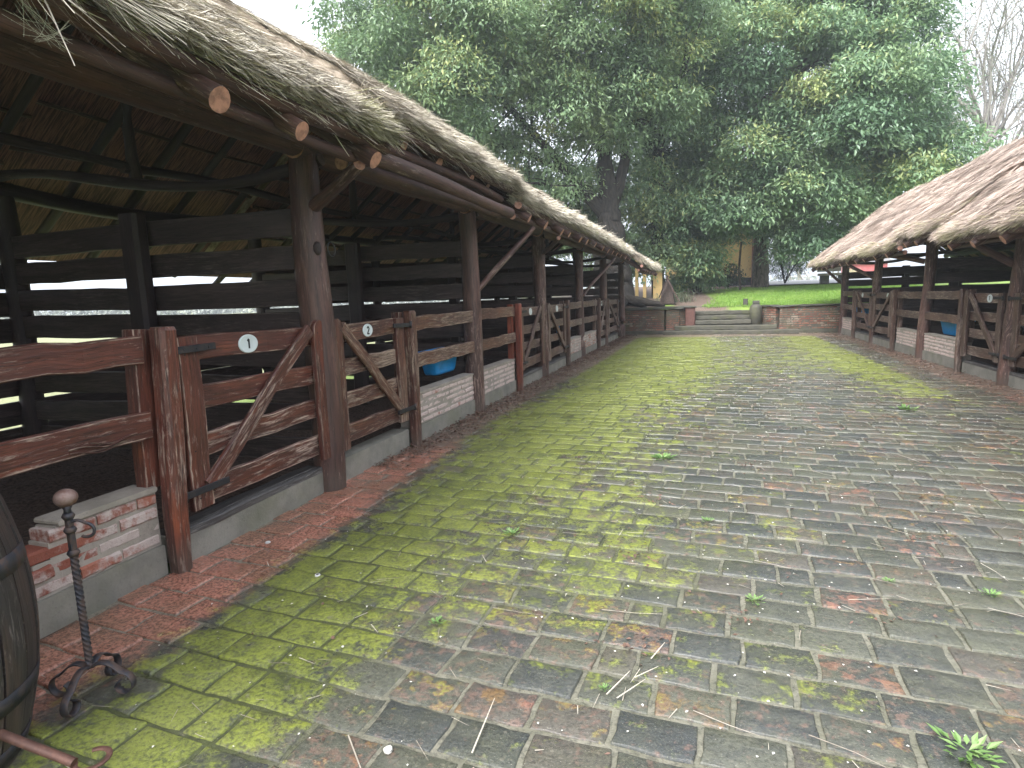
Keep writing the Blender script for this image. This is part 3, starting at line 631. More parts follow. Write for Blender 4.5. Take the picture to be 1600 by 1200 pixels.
def build_gate(X, side, a, b, mirror, ch, idx):
    mat = M_gate if (side < 0 and idx == 0) else (M_gate2 if side < 0 and idx == 1 else M_far)
    L = b-a; xf = X(-.055); o = thing('wooden_gate', gate_labels[(side, idx)], 'gate', (float(xf), (a+b)/2, .2), 'wooden stall gates')
    hin, fre = (a, b) if not mirror else (b, a); s = 1 if hin < fre else -1
    tpz = 1.335
    g = G(); beam(g, (xf, hin+s*.085, .30), (xf, hin+s*.085, tpz), .045, .15, (0, 1, 0)); g.obj('stile', mat, o)
    # free stile with a rounded head
    g = G(); t = np.linspace(.28, 1.30, 8); P = np.stack([np.full(8, xf-side*.03), np.full(8, fre-s*.08), t], 1); Ph = [(xf-side*.03, fre-s*.08, 1.30+.075*q) for q in (.35, .65, .88, 1.)]
    sc_ = np.concatenate([np.ones(8), [.94, .78, .5, .15]]); P = np.concatenate([P, Ph])
    # rounded head made by narrowing the profile across the gate only
    pr = np.array(rect(.045, .14, .008)); V0 = G()
    sweep(V0, P, pr, (0, 1, 0)); vv = V0.v[0].reshape(12, 8, 3); vv[:, :, 1] = (fre-s*.08)+(vv[:, :, 1]-(fre-s*.08))*sc_[:, None]; V0.v[0] = vv.reshape(-1, 3); V0.v[2] = vv[-1]
    V0.obj('stile', mat, o)
    for zc, hh in ((1.255, .15), (.96, .145), (.68, .145), (.39, .155)):
        g = G(); xx = xf+side*.025 if True else xf
        sag = rng.normal(0, .006)
        beam(g, (xx, hin+s*.0+s*.02, zc+sag), (xx, fre-s*.03, zc-sag), .035, hh, seg=.18, jit=.0035); g.obj('rail', mat, o)
    nl = G()
    for zc in (1.255, .96, .68, .39):
        for q in (-.03, .03): lathe_x(nl, (xf-side*.0235, hin+s*(.085+q), zc+q*.8), .0055, side); lathe_x(nl, (xf-side*.0535, fre-s*(.08-q), zc-q*.8), .0055, side)
    nl.obj('nail_heads', M_strap, o)
    g = G(); beam(g, (xf-side*.022, hin+s*.13, .42), (xf-side*.022, fre-s*.17, 1.31), .105, .036, (1, 0, 0), c=.008); g.obj('brace', mat, o)
    if L > 1.15:   # strap hinges
        for z in (1.262, .42):
            g = G(); beam(g, (xf-side*.034-side*.012, hin-s*.06, z), (xf-side*.034-side*.012, hin+s*.26, z+.004), .012, .042, c=.003); 
            lathe(g, (xf-side*.05, hin-s*.075, z-.035), [(0, 0), (.016, 0), (.016, .07), (0, .07)], 10)
            for q in (.03, .12, .21): lathe_x(g, (xf-side*.053, hin+s*q, z), .007, side)
            g.obj('hinge', M_strap, o)
    # number plate
    if side < 0: py = {0: 3.19, 1: 4.66, 2: 9.85, 3: 11.75, 4: 17.1, 5: 18.6}[idx]
    else: py = {0: 9.2, 1: 11.08, 2: 16.6, 3: 19.1}[idx]
    g = G(); A_ = np.linspace(0, 2*math.pi, 33)[:-1]; zc = 1.25 if idx != 0 or side > 0 else 1.252; xx = xf+side*.025-side*.0195
    rw, rh = .088, .062
    if side < 0 and idx == 1: rw, rh = .08, .058
    rings = []
    for k_, dx in ((1., 0), (1., .004), (.93, .008), (.86, .0065), (.0, .0068)): rings.append(np.stack([np.full(32, xx-side*dx), py+rw*k_*np.cos(A_), zc+rh*k_*np.sin(A_)], 1))
    V = np.concatenate(rings); i = np.arange(4)[:, None]*32; j = np.arange(32)[None]; j2 = (j+1) % 32
    g.add(V, np.stack([i+j, i+j2, i+32+j2, i+32+j], 2).reshape(-1, 4), None, None, True); p = g.obj('number_plate', M_enamel, o)
    if ch: g = G(); numeral(g, ch, xx-side*.0085, py, zc, .062, side); g.obj('numeral', M_ink, p)
def lathe_x(g, c, r, side):
    a = np.arange(10)/10*2*math.pi
    V = np.stack([np.full(10, c[0]), c[1]+r*np.cos(a), c[2]+r*np.sin(a)], 1); V2 = V.copy(); V2[:, 0] += side*.01
    g.add(np.concatenate([V, V2]), np.array([[i, (i+1) % 10, 10+(i+1) % 10, 10+i] for i in range(10)])); g.add(V, np.arange(10)[None].copy())
post_lab = {}
def front(side, S):
    X, SQ, GT, RL, SI, RP = S
    for i, (a, b, m, ch, _) in enumerate(GT): build_gate(X, side, a, b, m, ch, i)
    wl = 'left' if side < 0 else 'right'
    names = {(-1, 0): 'nearest thick weathered rails running off the left edge, split at the lower right', (-1, 1): 'peeling rails between the post of gate 2 and the second round post', (-1, 2): 'worn rails ending at the bright red post', (-1, 3): 'dull rails above the dim blue trough, before the fourth round post', (-1, 4): 'dull rails just past the fourth round post, deep in the left row',
             (1, 0): 'rails at the very right edge, nearest on the right stable', (1, 1): 'brown rails between the plated gate post and the round post on the right', (1, 2): 'brown rails of the right row beyond its middle round post', (1, 3): 'farthest rails of the right row by the garden wall'}
    sqof = {-1: [0, 1, 2, 3, 4], 1: [0, 1, 2, 3]}[side]
    for i, (a, b) in enumerate(RL):
        mat = (M_gate if i == 0 else M_gate2 if i < 3 else M_far) if side < 0 else M_far
        o = thing('rail_fence', names[(side, i)], 'fence', (float(X(-.02)), (a+b)/2, .5), 'rail fences along the stalls')
        for z, h in ((1.275, .15), (.87, .15)):
            g = G(); beam(g, (X(-.02), a, z+rng.normal(0, .006)), (X(-.02), b, z+rng.normal(0, .006)), .045, h, seg=.16, jit=.005)
            g.obj('rail', mat, o)
        if i == 0 and side < 0:
            g = G()
            for k in range(4):
                t = np.linspace(0, 1, 10); z0 = .80+rng.uniform(0, .06); y0 = 1.95+rng.uniform(0, .12)
                P = np.stack([X(-.045)-.004*k*0+.012*np.sin(t*3+k)*1, y0+t*.36, z0-.05*t+.05*t*t+.01*np.sin(t*9+k)], 1); sweep(g, P, rect(.006, .012, .002), (1, 0, 0))
            g.obj('splinter', M_gate2, o)
        # the square gate post that ends this fence
        if side < 0: y = [2.47, 5.42, 9.07, 12.62, 16.5][i]
        else: y = [8.62, 12.05, 15.95, 19.92][i]
        pm = M_red if (side < 0 and i == 2) else (M_gate if side < 0 and i == 0 else M_gate2 if side < 0 and i == 1 else M_far)
        g = G(); top = 1.40
        lean = .09 if (side < 0 and i == 0) else rng.normal(0, .02)
        hw = .115 if (side < 0 and i < 2) else .105
        P = [(X(-.075), y-.0, -.03), (X(-.072), y+lean*.1, .35), (X(-.07), y+lean*.5, .9), (X(-.07), y+lean*.7, top-.02), (X(-.07), y+lean*.7, top)]
        sweep(g, P, rect(hw, hw*1.0, .022), (0, 1, 0), scale=[.85, .97, 1.03, 1, .86], jit=.012); g.obj('gate_post', pm, o)
        g = G(); beam(g, (X(.045), y-.035, .5 if i != 0 else .5), (X(.045), y-.03+lean*.3, top-.01), .09, .11, (0, 1, 0)); g.obj('gate_post', pm, o)
    wn = {(-1, 0): 'low brick wall with a broken stepped end, behind the iron stand', (-1, 1): 'low limewashed brick wall under the blue trough, nearer of the pale pair', (-1, 2): 'low limewashed brick wall just before the bright red post', (-1, 3): 'low patchy brick wall beyond the fourth gate on the left', (-1, 4): 'last low brick wall on the left row, half pink half red',
          (1, 0): 'low wall at the right edge of the photo', (1, 1): 'low pale wall with lime-white right end, below the right blue trough', (1, 2): 'low pinkish wall beyond the middle round post on the right', (1, 3): 'low grey wall at the far end of the right row'}
    for i, (a, b) in enumerate(RL):
        o = thing('low_wall', wn[(side, i)], 'wall', (float(X(.06)), (a+b)/2, 0), 'low walls under the stall rails')
        yb = b; ya = a-.02; 
        g = G(); box(g, (X(.055), (ya+yb)/2, .08), (.17, yb-ya, .18), .008); g.v = [v+np.stack([np.zeros(len(v)), np.zeros(len(v)), (vn(v[:, 1]*9, v[:, 0]*9, 5)-.5)*.01], 1) for v in g.v]; g.obj('plinth', M_conc, o)
        gb = G(); gm = G(); y0 = 1.72 if (side < 0 and i == 0) else ya
        if side < 0 and i == 0:
            sk = lambda s_, z: s_ < (.0 if z < .34 else .07 if z < .42 else .12)
            brickwall(gb, gm, (X(.06), y0), (X(.06), yb), .17, .485, .15, .23, .062, .014, .012, skip=sk)
            for za, zb, yy0 in ((.17, .34, 1.75), (.34, .42, 1.83), (.42, .485, 1.87)): box(gm, (X(.06), (yy0+yb)/2, (za+zb)/2), (.134, yb-yy0-.004, zb-za), .003)
            box(gm, (X(.06), (1.88+yb)/2, .50), (.17, yb-1.88, .028), .008)
        else:
            brickwall(gb, gm, (X(.06), y0), (X(.06), yb), .17, .50, .15, .24, .06, .012, .005)
            box(gm, (X(.06), (y0+yb)/2, .513), (.165, yb-y0, .024), .008)
        bm = M_brick if (side < 0 and i in (0, 3, 4)) else M_brickp
        p = gb.obj('brickwork', bm, o); gm.obj('mortar', M_mortar, p)
    for i, (a, b) in enumerate(SI):
        lb = {(-1, 0): 'concrete sill with a dark blue-grey timber edge under gate 1', (-1, 1): 'pale chipped concrete sill under gate 2'}.get((side, i), None)
        ords = ['first', 'second', 'third', 'fourth', 'fifth', 'last']
        lb = lb or ('%s gate sill counted from the viewer, grey concrete along the %s stable' % (ords[i] if i < len(SI)-1 else 'last', wl))
        o = thing('gate_sill', lb, 'sill', (float(X(0)), (a+b)/2, 0), 'gate sills')
        g = G(); hgt = .17 if not (side < 0 and i == 1) else .20
        box(g, (X(.05), (a+b)/2, hgt/2-.01), (.17, b-a, hgt), .008); g.obj('plinth', M_conc, o)
        if not (side < 0 and i == 1):
            g = G(); beam(g, (X(-.01), a+.01, hgt+.012), (X(-.01), b-.01, hgt+.012), .05, .05, c=.008); g.obj('timber_edge', M_greyw, o)
            g = G(); beam(g, (X(.085), a+.01, hgt+.008), (X(.085), b-.01, hgt+.008), .11, .04, c=.006); g.obj('timber_edge', M_greyw, o)
front(-1, LS); front(1, RS)

# stall floors
for side, S, nm in ((-1, LS, 'left'), (1, RS, 'right')):
    X = S[0]; ys = np.arange(-1.4 if side < 0 else 2.6, 22.6, .09); us = np.arange(.13, 3.3, .09); U, Y = np.meshgrid(us, ys)
    Z = .06+.05*(fbm(U*2.5, Y*2.5, 51+side)-.5)+.03*(vn(U*11, Y*11, 61)-.5); g = G(); grid(g, X(U), Y, Z); tag(g.obj('stall_floor', M_soil), kind='structure')

# ------------------------------------------------------------ far end: garden walls, steps
def prism_wall(label, path, z1, mat, capmat, name='garden_wall', zc=.08, th=.28, lbl=None):
    o = thing(name, label, 'wall', (path[0][0], path[0][1], 0), 'brick garden walls'); gb = G(); gm = G(); gc_ = G()
    for A, B in zip(path[:-1], path[1:]): brickwall(gb, gm, A, B, .12, z1, th, .235, .062, .014, .004)
    for A, B in zip(path[:-1], path[1:]): sweep(gc_, [(A[0], A[1], .055), (B[0], B[1], .055)], rect(th+.12, .13, .01))
    p = gb.obj('brickwork', mat, o); gm.obj('mortar', M_step, p); gc_.obj('footing', M_step, o)
    g = G(); P = []
    for A, B in zip(path[:-1], path[1:]):
        n = max(2, int(np.hypot(B[0]-A[0], B[1]-A[1])/.25)); 
        for t in np.linspace(0, 1, n, endpoint=False): P.append((A[0]+(B[0]-A[0])*t, A[1]+(B[1]-A[1])*t, z1+zc/2))
    P.append((*path[-1], z1+zc/2)); P = np.array(P); P[:, 2] += rng.normal(0, .008, len(P))
    sweep(g, P, rect(th+.12, zc, .02), jit=.05, scale=1+rng.normal(0, .03, len(P))); g.obj('coping', capmat, o)
prism_wall('curving red brick wall with dark mossy coping left of the garden steps', [(-4.4, 22.45), (-1.5, 22.45), (-1.05, 22.72), (-.72, 23.1)], .88, M_brickr, M_stone, zc=.10)
prism_wall('red brick wall with thin dark coping right of the garden steps, grass behind', [(1.86, 23.15), (2.35, 22.5), (9., 22.5)], .89, M_brickr, M_stone, zc=.06)
st = thing('garden_steps', 'worn dark stone steps climbing to the garden between two brick piers', 'steps', (.5, 22.6, 0))
ST = [(-1.5, 2.9, 21.75, .14), (-1.12, 2.25, 22.1, .29), (-.42, 1.45, 22.5, .46), (-.42, 1.45, 22.82, .62), (-.42, 1.45, 23.14, .78), (-.42, 1.45, 23.46, .94)]
for (a, b, y, z) in ST:
    g = G(); n = 12; x = np.linspace(a, b, n); P = np.stack([x, np.full(n, y+.25)+rng.normal(0, .006, n), np.full(n, z-.075)+rng.normal(0, .006, n)], 1)
    sweep(g, P, rect(.5, .15, .02)); g.obj('step', M_step, st)
    g = G(); box(g, ((a+b)/2, y+.3, (z-.15)/2), (b-a-.04, .5, max(.01, z-.154)), .01)
    if z > .2: g.obj('riser', M_stone, st)
for x, y, h, lb in ((-.60, 22.75, .92, 'reddish rendered pier at the left of the garden steps'), (1.62, 22.78, 1.02, 'round-topped dark stone pier at the right of the garden steps')):
    o = thing('step_pier', lb, 'pier', (x, y, 0), 'piers flanking the garden steps'); g = G()
    if x > 0: lathe(g, (x, y, 0), [(0, -.03), (.21, -.03), (.21, h-.18), (.19, h-.1), (.13, h-.04), (.0, h)], 20); g.obj('pier_body', M_step, o); g = G(); box(g, (x, y, h+.03), (.22, .2, .13), .02); g.obj('cap', M_stone, o)
    else: sweep(g, [(x, y, -.03), (x, y, h)], rect(.34, .34, .03), (0, 1, 0)); g.obj('pier_body', plain('red_render', (.13, .06, .048), .8, .4), o); g = G(); box(g, (x, y, h+.03), (.42, .42, .06), .015); g.obj('cap', M_stone, o)
g = G(); sweep(g, [(1.32, 23.65, .8), (1.32, 23.65, 1.18)], rect(.16, .16, .02), (0, 1, 0)); tag(g.obj('stone_post', M_stone), 'short square dark post at the top of the steps, behind the round pier', 'post')

# ------------------------------------------------------------ trees
def limb(g, pts, r0, r1, k=12, nz=.06):
    pts = np.array(pts, float); n = max(8, len(pts)*6); t = np.linspace(0, len(pts)-1, n); P = np.stack([np.interp(t, np.arange(len(pts)), pts[:, q]) for q in range(3)], 1)
    for _ in range(3): P[1:-1] = (P[:-2]+2*P[1:-1]+P[2:])/4
    P[1:-1] += rng.normal(0, nz*r0, (n-2, 3)); a = np.arange(k)/k*2*math.pi; ph = rng.uniform(0, 6, 2)
    rr = 1+.10*np.sin(3*a+ph[0])+.06*np.sin(5*a+ph[1]); sweep(g, P, np.stack([np.cos(a)*rr, np.sin(a)*rr], 1), (0, .2, 1) if abs(P[-1, 2]-P[0, 2]) < 1 else (0, 1, 0), True, scale=np.linspace(r0, r1, n)*(1+rng.normal(0, .03, n)))
def twigs(g, p0, d, L, r, dep, spread=.55, up=.15, k=6):
    d = unit(np.array(d, float)); n = 5; P = [np.array(p0, float)]
    for i in range(n): d = unit(d+rng.normal(0, .13, 3)+np.array([0, 0, up*.3])); P.append(P[-1]+d*L/n)
    sweep(g, P, circ(1, k), (0, .3, 1) if abs(d[2]) < .8 else (0, 1, 0), True, scale=np.linspace(r, r*.55, n+1), caps=False)
    ends = [P[-1]]
    if dep > 0:
        for q in range(3 if dep > 1 else 3):
            i = rng.integers(2, n+1); ends += twigs(g, P[i], unit(d+rng.normal(0, spread, 3)), L*rng.uniform(.55, .8), r*.5, dep-1, spread, up, max(3, k-1))
    return ends
def lobes_in(c, r, n, lr, shell=(.45, 1.), flat=0., seed=0):
    q = np.random.default_rng(seed); out = []
    c = np.array(c, float); r = np.array(r, float); tries = 0
    while len(out) < n and tries < n*40:
        tries += 1; d = unit(q.normal(0, 1, 3)); p = c+r*d*q.uniform(*shell)**.6; R = lr*q.uniform(.65, 1.3)
        if all(np.linalg.norm(p-o[0]) > .55*(R+o[1]) for o in out): out.append((p, R))
    return out
def crown(g, lobes, ll=.19, lw=.065, per=26, dens=1., seed=1, sig=.26, dark=0.):
    q = np.random.default_rng(seed); nl = 0
    for (c, R) in lobes:
        nc_ = int(4*math.pi*R*R/.19*dens); d = unit(q.normal(0, 1, (nc_, 3))*np.array([1, 1, 1.])); d[:, 2] = np.where(d[:, 2] < -.45, -d[:, 2], d[:, 2])
        rr = R*q.uniform(.6, 1.12, nc_)*(1+.22*(vn(d[:, 0]*3+c[0], d[:, 1]*3+d[:, 2]*4, 3)-.5)*2)
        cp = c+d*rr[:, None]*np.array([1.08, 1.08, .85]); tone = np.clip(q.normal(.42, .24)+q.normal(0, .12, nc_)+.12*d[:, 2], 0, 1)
        P = np.repeat(cp, per, 0)+q.normal(0, 1, (nc_*per, 3))*sig*np.array([1, 1, .62]); dd = np.repeat(d, per, 0)
        D = unit(dd*np.array([.75, .75, .2])+np.array([0, 0, -.55])+q.normal(0, .5, P.shape)); N = unit(dd*.5+np.array([0, 0, 1.])+q.normal(0, .45, P.shape))
        n = len(P); leaves(g, P, D, N, ll*q.uniform(.6, 1.35, n), lw*q.uniform(.7, 1.3, n), np.clip(np.repeat(tone, per)+q.normal(0, .16, n), 0, 1))
# left camphor tree behind the shed
t = thing('evergreen_tree', 'huge evergreen tree forking above the left stable roof, its crown filling the top left', 'tree', (-3.9, 26, 1))
g = G()
limb(g, [(-3.9, 26, .7), (-3.95, 26, 1.5), (-4.05, 26, 3.4), (-4.05, 26, 5.)], 1.0, .46, 16)
limb(g, [(-4.05, 26, 4.6), (-4.1, 26, 6.3), (-4.3, 26, 8.1), (-4.9, 26.3, 11)], .42, .2); limb(g, [(-3.95, 26, 5), (-3.4, 26.3, 7), (-3.45, 26.6, 9.7), (-2.8, 26.4, 12.5)], .26, .12)
limb(g, [(-4.1, 26, 4.7), (-4.9, 25.6, 5.7), (-5.7, 25.1, 6.7), (-7, 24.7, 8.2), (-8.6, 24.5, 10)], .30, .10); limb(g, [(-4.2, 26, 7.6), (-3.4, 26, 8.3), (-2.4, 26, 8.5), (-1.2, 26, 9.4)], .22, .08)
limb(g, [(-5.7, 25.1, 6.6), (-7.6, 24.8, 7.6), (-9.3, 24., 8.0), (-11.5, 23.6, 9)], .13, .06); limb(g, [(-7.6, 24.8, 7.6), (-8.8, 24.3, 8.6), (-10.6, 23.8, 9.8)], .12, .05)
limb(g, [(-4.9, 25.6, 5.6), (-6.2, 25.6, 6.), (-7.6, 25.8, 6.7), (-9.5, 25.9, 7.)], .14, .05); limb(g, [(-4.3, 26, 8), (-5.8, 26.1, 9.5), (-7.4, 26.3, 12)], .22, .08)
for a in range(6):
    th_ = a*1.05+.3; limb(g, [(-3.9+.5*math.cos(th_), 26+.5*math.sin(th_), 1.3), (-3.9+1.1*math.cos(th_), 26+1.1*math.sin(th_), 1.0), (-3.9+2.*math.cos(th_+.2), 26+2*math.sin(th_+.2), .92)], .3, .1, 8)
ends = []
for p in [(-8.6, 24.5, 9.8), (-7, 24.7, 8.2), (-9.3, 24, 8), (-7.4, 26.3, 11.5), (-4.9, 26.3, 11), (-2.8, 26.4, 12), (-1.4, 26, 9.2), (-5.8, 25.6, 6.1), (-4.3, 26, 8.2)]:
    for _ in range(3): ends += twigs(g, p, rng.normal(0, 1, 3)+[0, 0, .6], 2., .06, 1)
limb(g, [(-3.6, 25.7, .8), (-3.65, 25.8, 1.6), (-3.8, 25.9, 2.6), (-4., 26, 4.)], .85, .4, 16, .05)
for p_ in ((-1.6, 24.0), (-2.3, 23.6), (-3.2, 23.4), (-4.2, 23.6), (-1.2, 24.8)): limb(g, [(-3.3, 25.3, 1.3), ((p_[0]-3.3)/2, (p_[1]+25.3)/2, 1.12), (p_[0], p_[1], .98)], .2, .06, 8)
g.obj('trunk', M_barkd, t)
LB = lobes_in((-10.4, 23.2, 11.2), (4.2, 3.4, 4.2), 44, 1.25, (.3, 1), seed=3)+lobes_in((-5.4, 25, 13.), (4.6, 3.6, 4.6), 46, 1.3, (.35, 1), seed=4)
LB += lobes_in((-9.6, 23.5, 8.4), (3.8, 2., 1.5), 16, .8, (.2, 1), seed=5)+lobes_in((-5.0, 24.6, 8.6), (2.8, 1.4, 1.6), 9, .75, (.3, 1), seed=6)
LB += lobes_in((-6.6, 25.5, 5.8), (2.8, 1.2, 1.2), 12, .55, (.3, 1), seed=7)+lobes_in((-4.6, 27.6, 5.6), (3.4, 1., 2.2), 18, .7, (.1, 1), seed=9)+lobes_in((-3.6, 28.6, 3.6), (2.6, 1., 1.9), 20, .65, (.1, 1), seed=12)+lobes_in((-6.5, 27.8, 4.2), (3., 1., 1.8), 14, .65, (.1, 1), seed=17)+lobes_in((-7.2, 25.0, 7.4), (2.6, .8, 1.3), 12, .6, (.1, 1), seed=18)+lobes_in((-4.2, 25.4, 9.6), (2.2, 1., 1.2), 7, .7, (.3, 1), seed=10)+lobes_in((-1.9, 25.5, 10.), (1.6, 1.6, 3.), 10, 1., (.3, 1), seed=8)
LB = [(c, r) for c, r in LB if c[2]-r < 16.8]
g = G(); crown(g, LB, .22, .078, 24, .9, 21); g.obj('crown', M_leafA, t)
# centre tree
t = thing('evergreen_tree', 'broad evergreen tree with thick grey trunk on the lawn, leafy branches sweeping low', 'tree', (2.5, 33, 1.6))
g = G(); limb(g, [(2.5, 33, 1.4), (2.5, 33, 2.2), (2.48, 33, 3.6), (2.4, 33, 6.5), (2.2, 32.8, 10)], .46, .22, 18, .02)
for k in range(9):
    a = k*.7+.3; z = 5+k*.7; limb(g, [(2.4, 33, z), (2.4+1.6*math.cos(a), 33+1.6*math.sin(a), z+.9), (2.4+4*math.cos(a), 33+3.4*math.sin(a), z+1.8)], .15, .04, 8)
limb(g, [(1.5, 31.3, 1.5), (1.42, 31.3, 2.6), (1.5, 31.3, 3.8)], .06, .05, 8)
limb(g, [(-.3, 32.2, 1.5), (-.5, 32., 2.6), (-.2, 31.6, 4.6)], .07, .05, 8); g.obj('trunk', M_bark, t)
LB = lobes_in((3.0, 31.3, 9.6), (6.2, 4.2, 7.2), 128, 1.35, (.5, 1), seed=13)
LB += lobes_in((-.9, 30.2, 4.3), (1.6, 1.6, 2.), 12, .8, (.2, 1), seed=14)+lobes_in((3.4, 30.3, 4.6), (2.3, 1.4, 1.3), 11, .8, (.2, 1), seed=15)+lobes_in((7.6, 30, 6.2), (2., 1.6, 1.9), 9, .9, (.2, 1), seed=16)
LB += [(np.array([-.6, 29.4, 2.6]), .6), (np.array([.1, 30, 3.2]), .6), (np.array([.5, 30.4, 4.0]), .6), (np.array([-1.2, 29.2, 3.1]), .6), (np.array([.2, 29.9, 2.2]), .35), (np.array([3.9, 29.6, 3.3]), .5), (np.array([3.2, 29.8, 3.7]), .5)]
LB = [(c, r) for c, r in LB if c[2]-r < 17 and not (c[2]-r < 2.9 and 1.0 < c[0] < 3.4)]
g = G(); crown(g, LB, .235, .088, 24, .9, 22); g.obj('crown', M_leafB, t)
# ivy-clad dark trunk between them
t = thing('ivy_tree', 'tall dark trunk wrapped in ivy standing left of the garden steps', 'tree', (-2.2, 29, 1.2)); g = G(); limb(g, [(-2.2, 29, 1.1), (-2.3, 29, 4.), (-2.2, 29, 8), (-2.4, 29, 13)], .32, .2, 12); g.obj('trunk', M_barkd, t)
g = G(); crown(g, lobes_in((-2.6, 29.4, 5.4), (1.1, .9, 3.2), 22, .62, (.1, 1), seed=33), .17, .075, 22, 1., 34, .2); g.obj('crown', M_leafB, t)
g = G(); crown(g, [(np.array([-2.25+rng.normal(0, .1), 29, z]), .55) for z in np.arange(3., 12.5, .6)], .11, .07, 24, 1.2, 31, .13); g.obj('ivy', M_leafD, t)
# sparse tree, right back
t = thing('bare_tree', 'tall thin nearly bare tree with pale twigs behind the right stable roof', 'tree', (15.5, 42, 2)); g = G(); ends = []
limb(g, [(15.6, 42, 1.9), (15.3, 42, 6), (14.8, 42, 9)], .3, .2); 
for k in range(24):
    ends += twigs(g, (15.3-.03*k, 42, 5.5+k*.22), (rng.normal(-.1, .8), rng.normal(0, .6), 1.3), rng.uniform(3.8, 5.5), .10, 3, .5, .3)
g.obj('trunk', M_barkp, t); E_ = np.array(ends); g = G(); P = np.repeat(E_, 22, 0)+rng.normal(0, .35, (len(E_)*22, 3)); n = len(P)
leaves(g, P, unit(rng.normal(0, 1, (n, 3))+[0, 0, -.6]), unit(rng.normal(0, 1, (n, 3))), rng.uniform(.07, .16, n), .04, rng.random(n)); g.obj('crown', M_leafP, t)
t = thing('bare_tree', 'low pale bushy bare tree beyond the road, seen under the tip of the right roof', 'tree', (11, 62, 2.2)); g = G(); ends = []
for k in range(12): ends += twigs(g, (10+rng.normal(0, 1.6), 62, 2.), (rng.normal(0, .4), rng.normal(0, .3), 1), 2.2, .06, 2, .5, .2, 4)
g.obj('trunk', M_barkp, t)
# shrubs
def shrub(name, label, cat, c, r, mat, n=10, lr=.45, ll=.13, lw=.05, per=18, dens=1.2, seed=1, trunk=None):
    t = thing(name, label, cat, (c[0], c[1], float(terrain_z(np.array(c[0]), np.array(c[1])))), None); g = G()
    for k in range(7): a = rng.uniform(0, 6.3); limb(g, [(c[0], c[1], c[2]-r[2]-.1), (c[0]+.4*r[0]*math.cos(a), c[1]+.4*r[1]*math.sin(a), c[2]), (c[0]+.7*r[0]*math.cos(a), c[1]+.7*r[1]*math.sin(a), c[2]+.5*r[2])], .035, .012, 6)
    g.obj('stem', M_barkd, t); g = G(); crown(g, lobes_in(c, r, n, lr, (.1, 1), seed=seed), ll, lw, per, dens, seed, .16); g.obj('foliage', mat, t)
shrub('conifer_shrub', 'blue-green conifer shrub right of the thick grey trunk', 'shrub', (4.0, 36, 2.75), (1.2, .9, .85), M_conif, 14, .45, .12, .02, 40, 1.3, 41)
shrub('laurel_shrub', 'glossy green shrub with hanging branches beside the dirt path', 'shrub', (-.5, 31, 2.0), (1.5, .9, .6), M_leafB, 12, .42, .2, .075, 20, 1.1, 42)
shrub('laurel_shrub', 'small dark shrub in front of the pale yellow wall, left of the thick trunk', 'shrub', (1.0, 33.6, 2.3), (.7, .5, .6), M_leafD, 7, .35, .16, .07, 18, 1.1, 43)
# arching fronds
t = thing('frond_plant', 'grey-green arching grassy plant spilling beside the wall left of the steps', 'plant', (-1.5, 26.3, 1.1)); g = G()
for k in range(260):
    a = rng.uniform(0, 6.3); L = rng.uniform(.5, 1.1); b = np.array([-1.3+rng.normal(0, .35), 26.2+rng.normal(0, .35), 1.05]); s_ = np.linspace(0, 1, 7)
    P = b+np.stack([np.cos(a)*s_*L*.8, np.sin(a)*s_*L*.8, L*(s_*1.1-.75*s_**2.2)], 1)
    for i in range(6): blades(g, P[i:i+1], unit(P[i+1:i+2]-P[i:i+1]), np.array([[0, 0, 1.]]), np.linalg.norm(P[i+1]-P[i])*1.05, .022*(1-.1*i), np.array([rng.random()]))
g.obj('frond', M_frond, t)
# lawn grass
n = 42000; x = rng.uniform(-.2, 9.5, n); y = 23.3+rng.random(n)**1.3*10.3; z = terrain_z(x, y)-.05; keep = x > -.1+.0*y+(y-23)*.12+rng.normal(0, .15, n)
x, y, z = x[keep], y[keep], z[keep]; n = len(x); g = G(); D = unit(np.stack([rng.normal(0, .35, n), rng.normal(0, .35, n), np.ones(n)], 1))
leaves(g, np.stack([x, y, z], 1), D, unit(rng.normal(0, 1, (n, 3))*[1, 1, .1]), rng.uniform(.03, .11, n)*(.5+fbm(x*1.2, y*1.2, 71)), .022, np.clip(fbm(x*.9, y*.9, 72)*1.1+rng.normal(0, .2, n), 0, 1)); tag(g.obj('grass', M_grass), 'bright green lawn grass beyond the right garden wall', 'grass', kind='stuff')
# far tree line
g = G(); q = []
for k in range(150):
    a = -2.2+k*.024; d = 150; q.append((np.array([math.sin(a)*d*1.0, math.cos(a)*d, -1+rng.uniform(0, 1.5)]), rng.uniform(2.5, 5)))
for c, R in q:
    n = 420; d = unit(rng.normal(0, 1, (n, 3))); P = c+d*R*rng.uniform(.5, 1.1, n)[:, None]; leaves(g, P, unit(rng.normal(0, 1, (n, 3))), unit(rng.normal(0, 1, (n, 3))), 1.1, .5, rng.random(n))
tag(g.obj('far_trees', M_fargr), 'pale distant line of trees along the horizon', 'trees', kind='stuff')

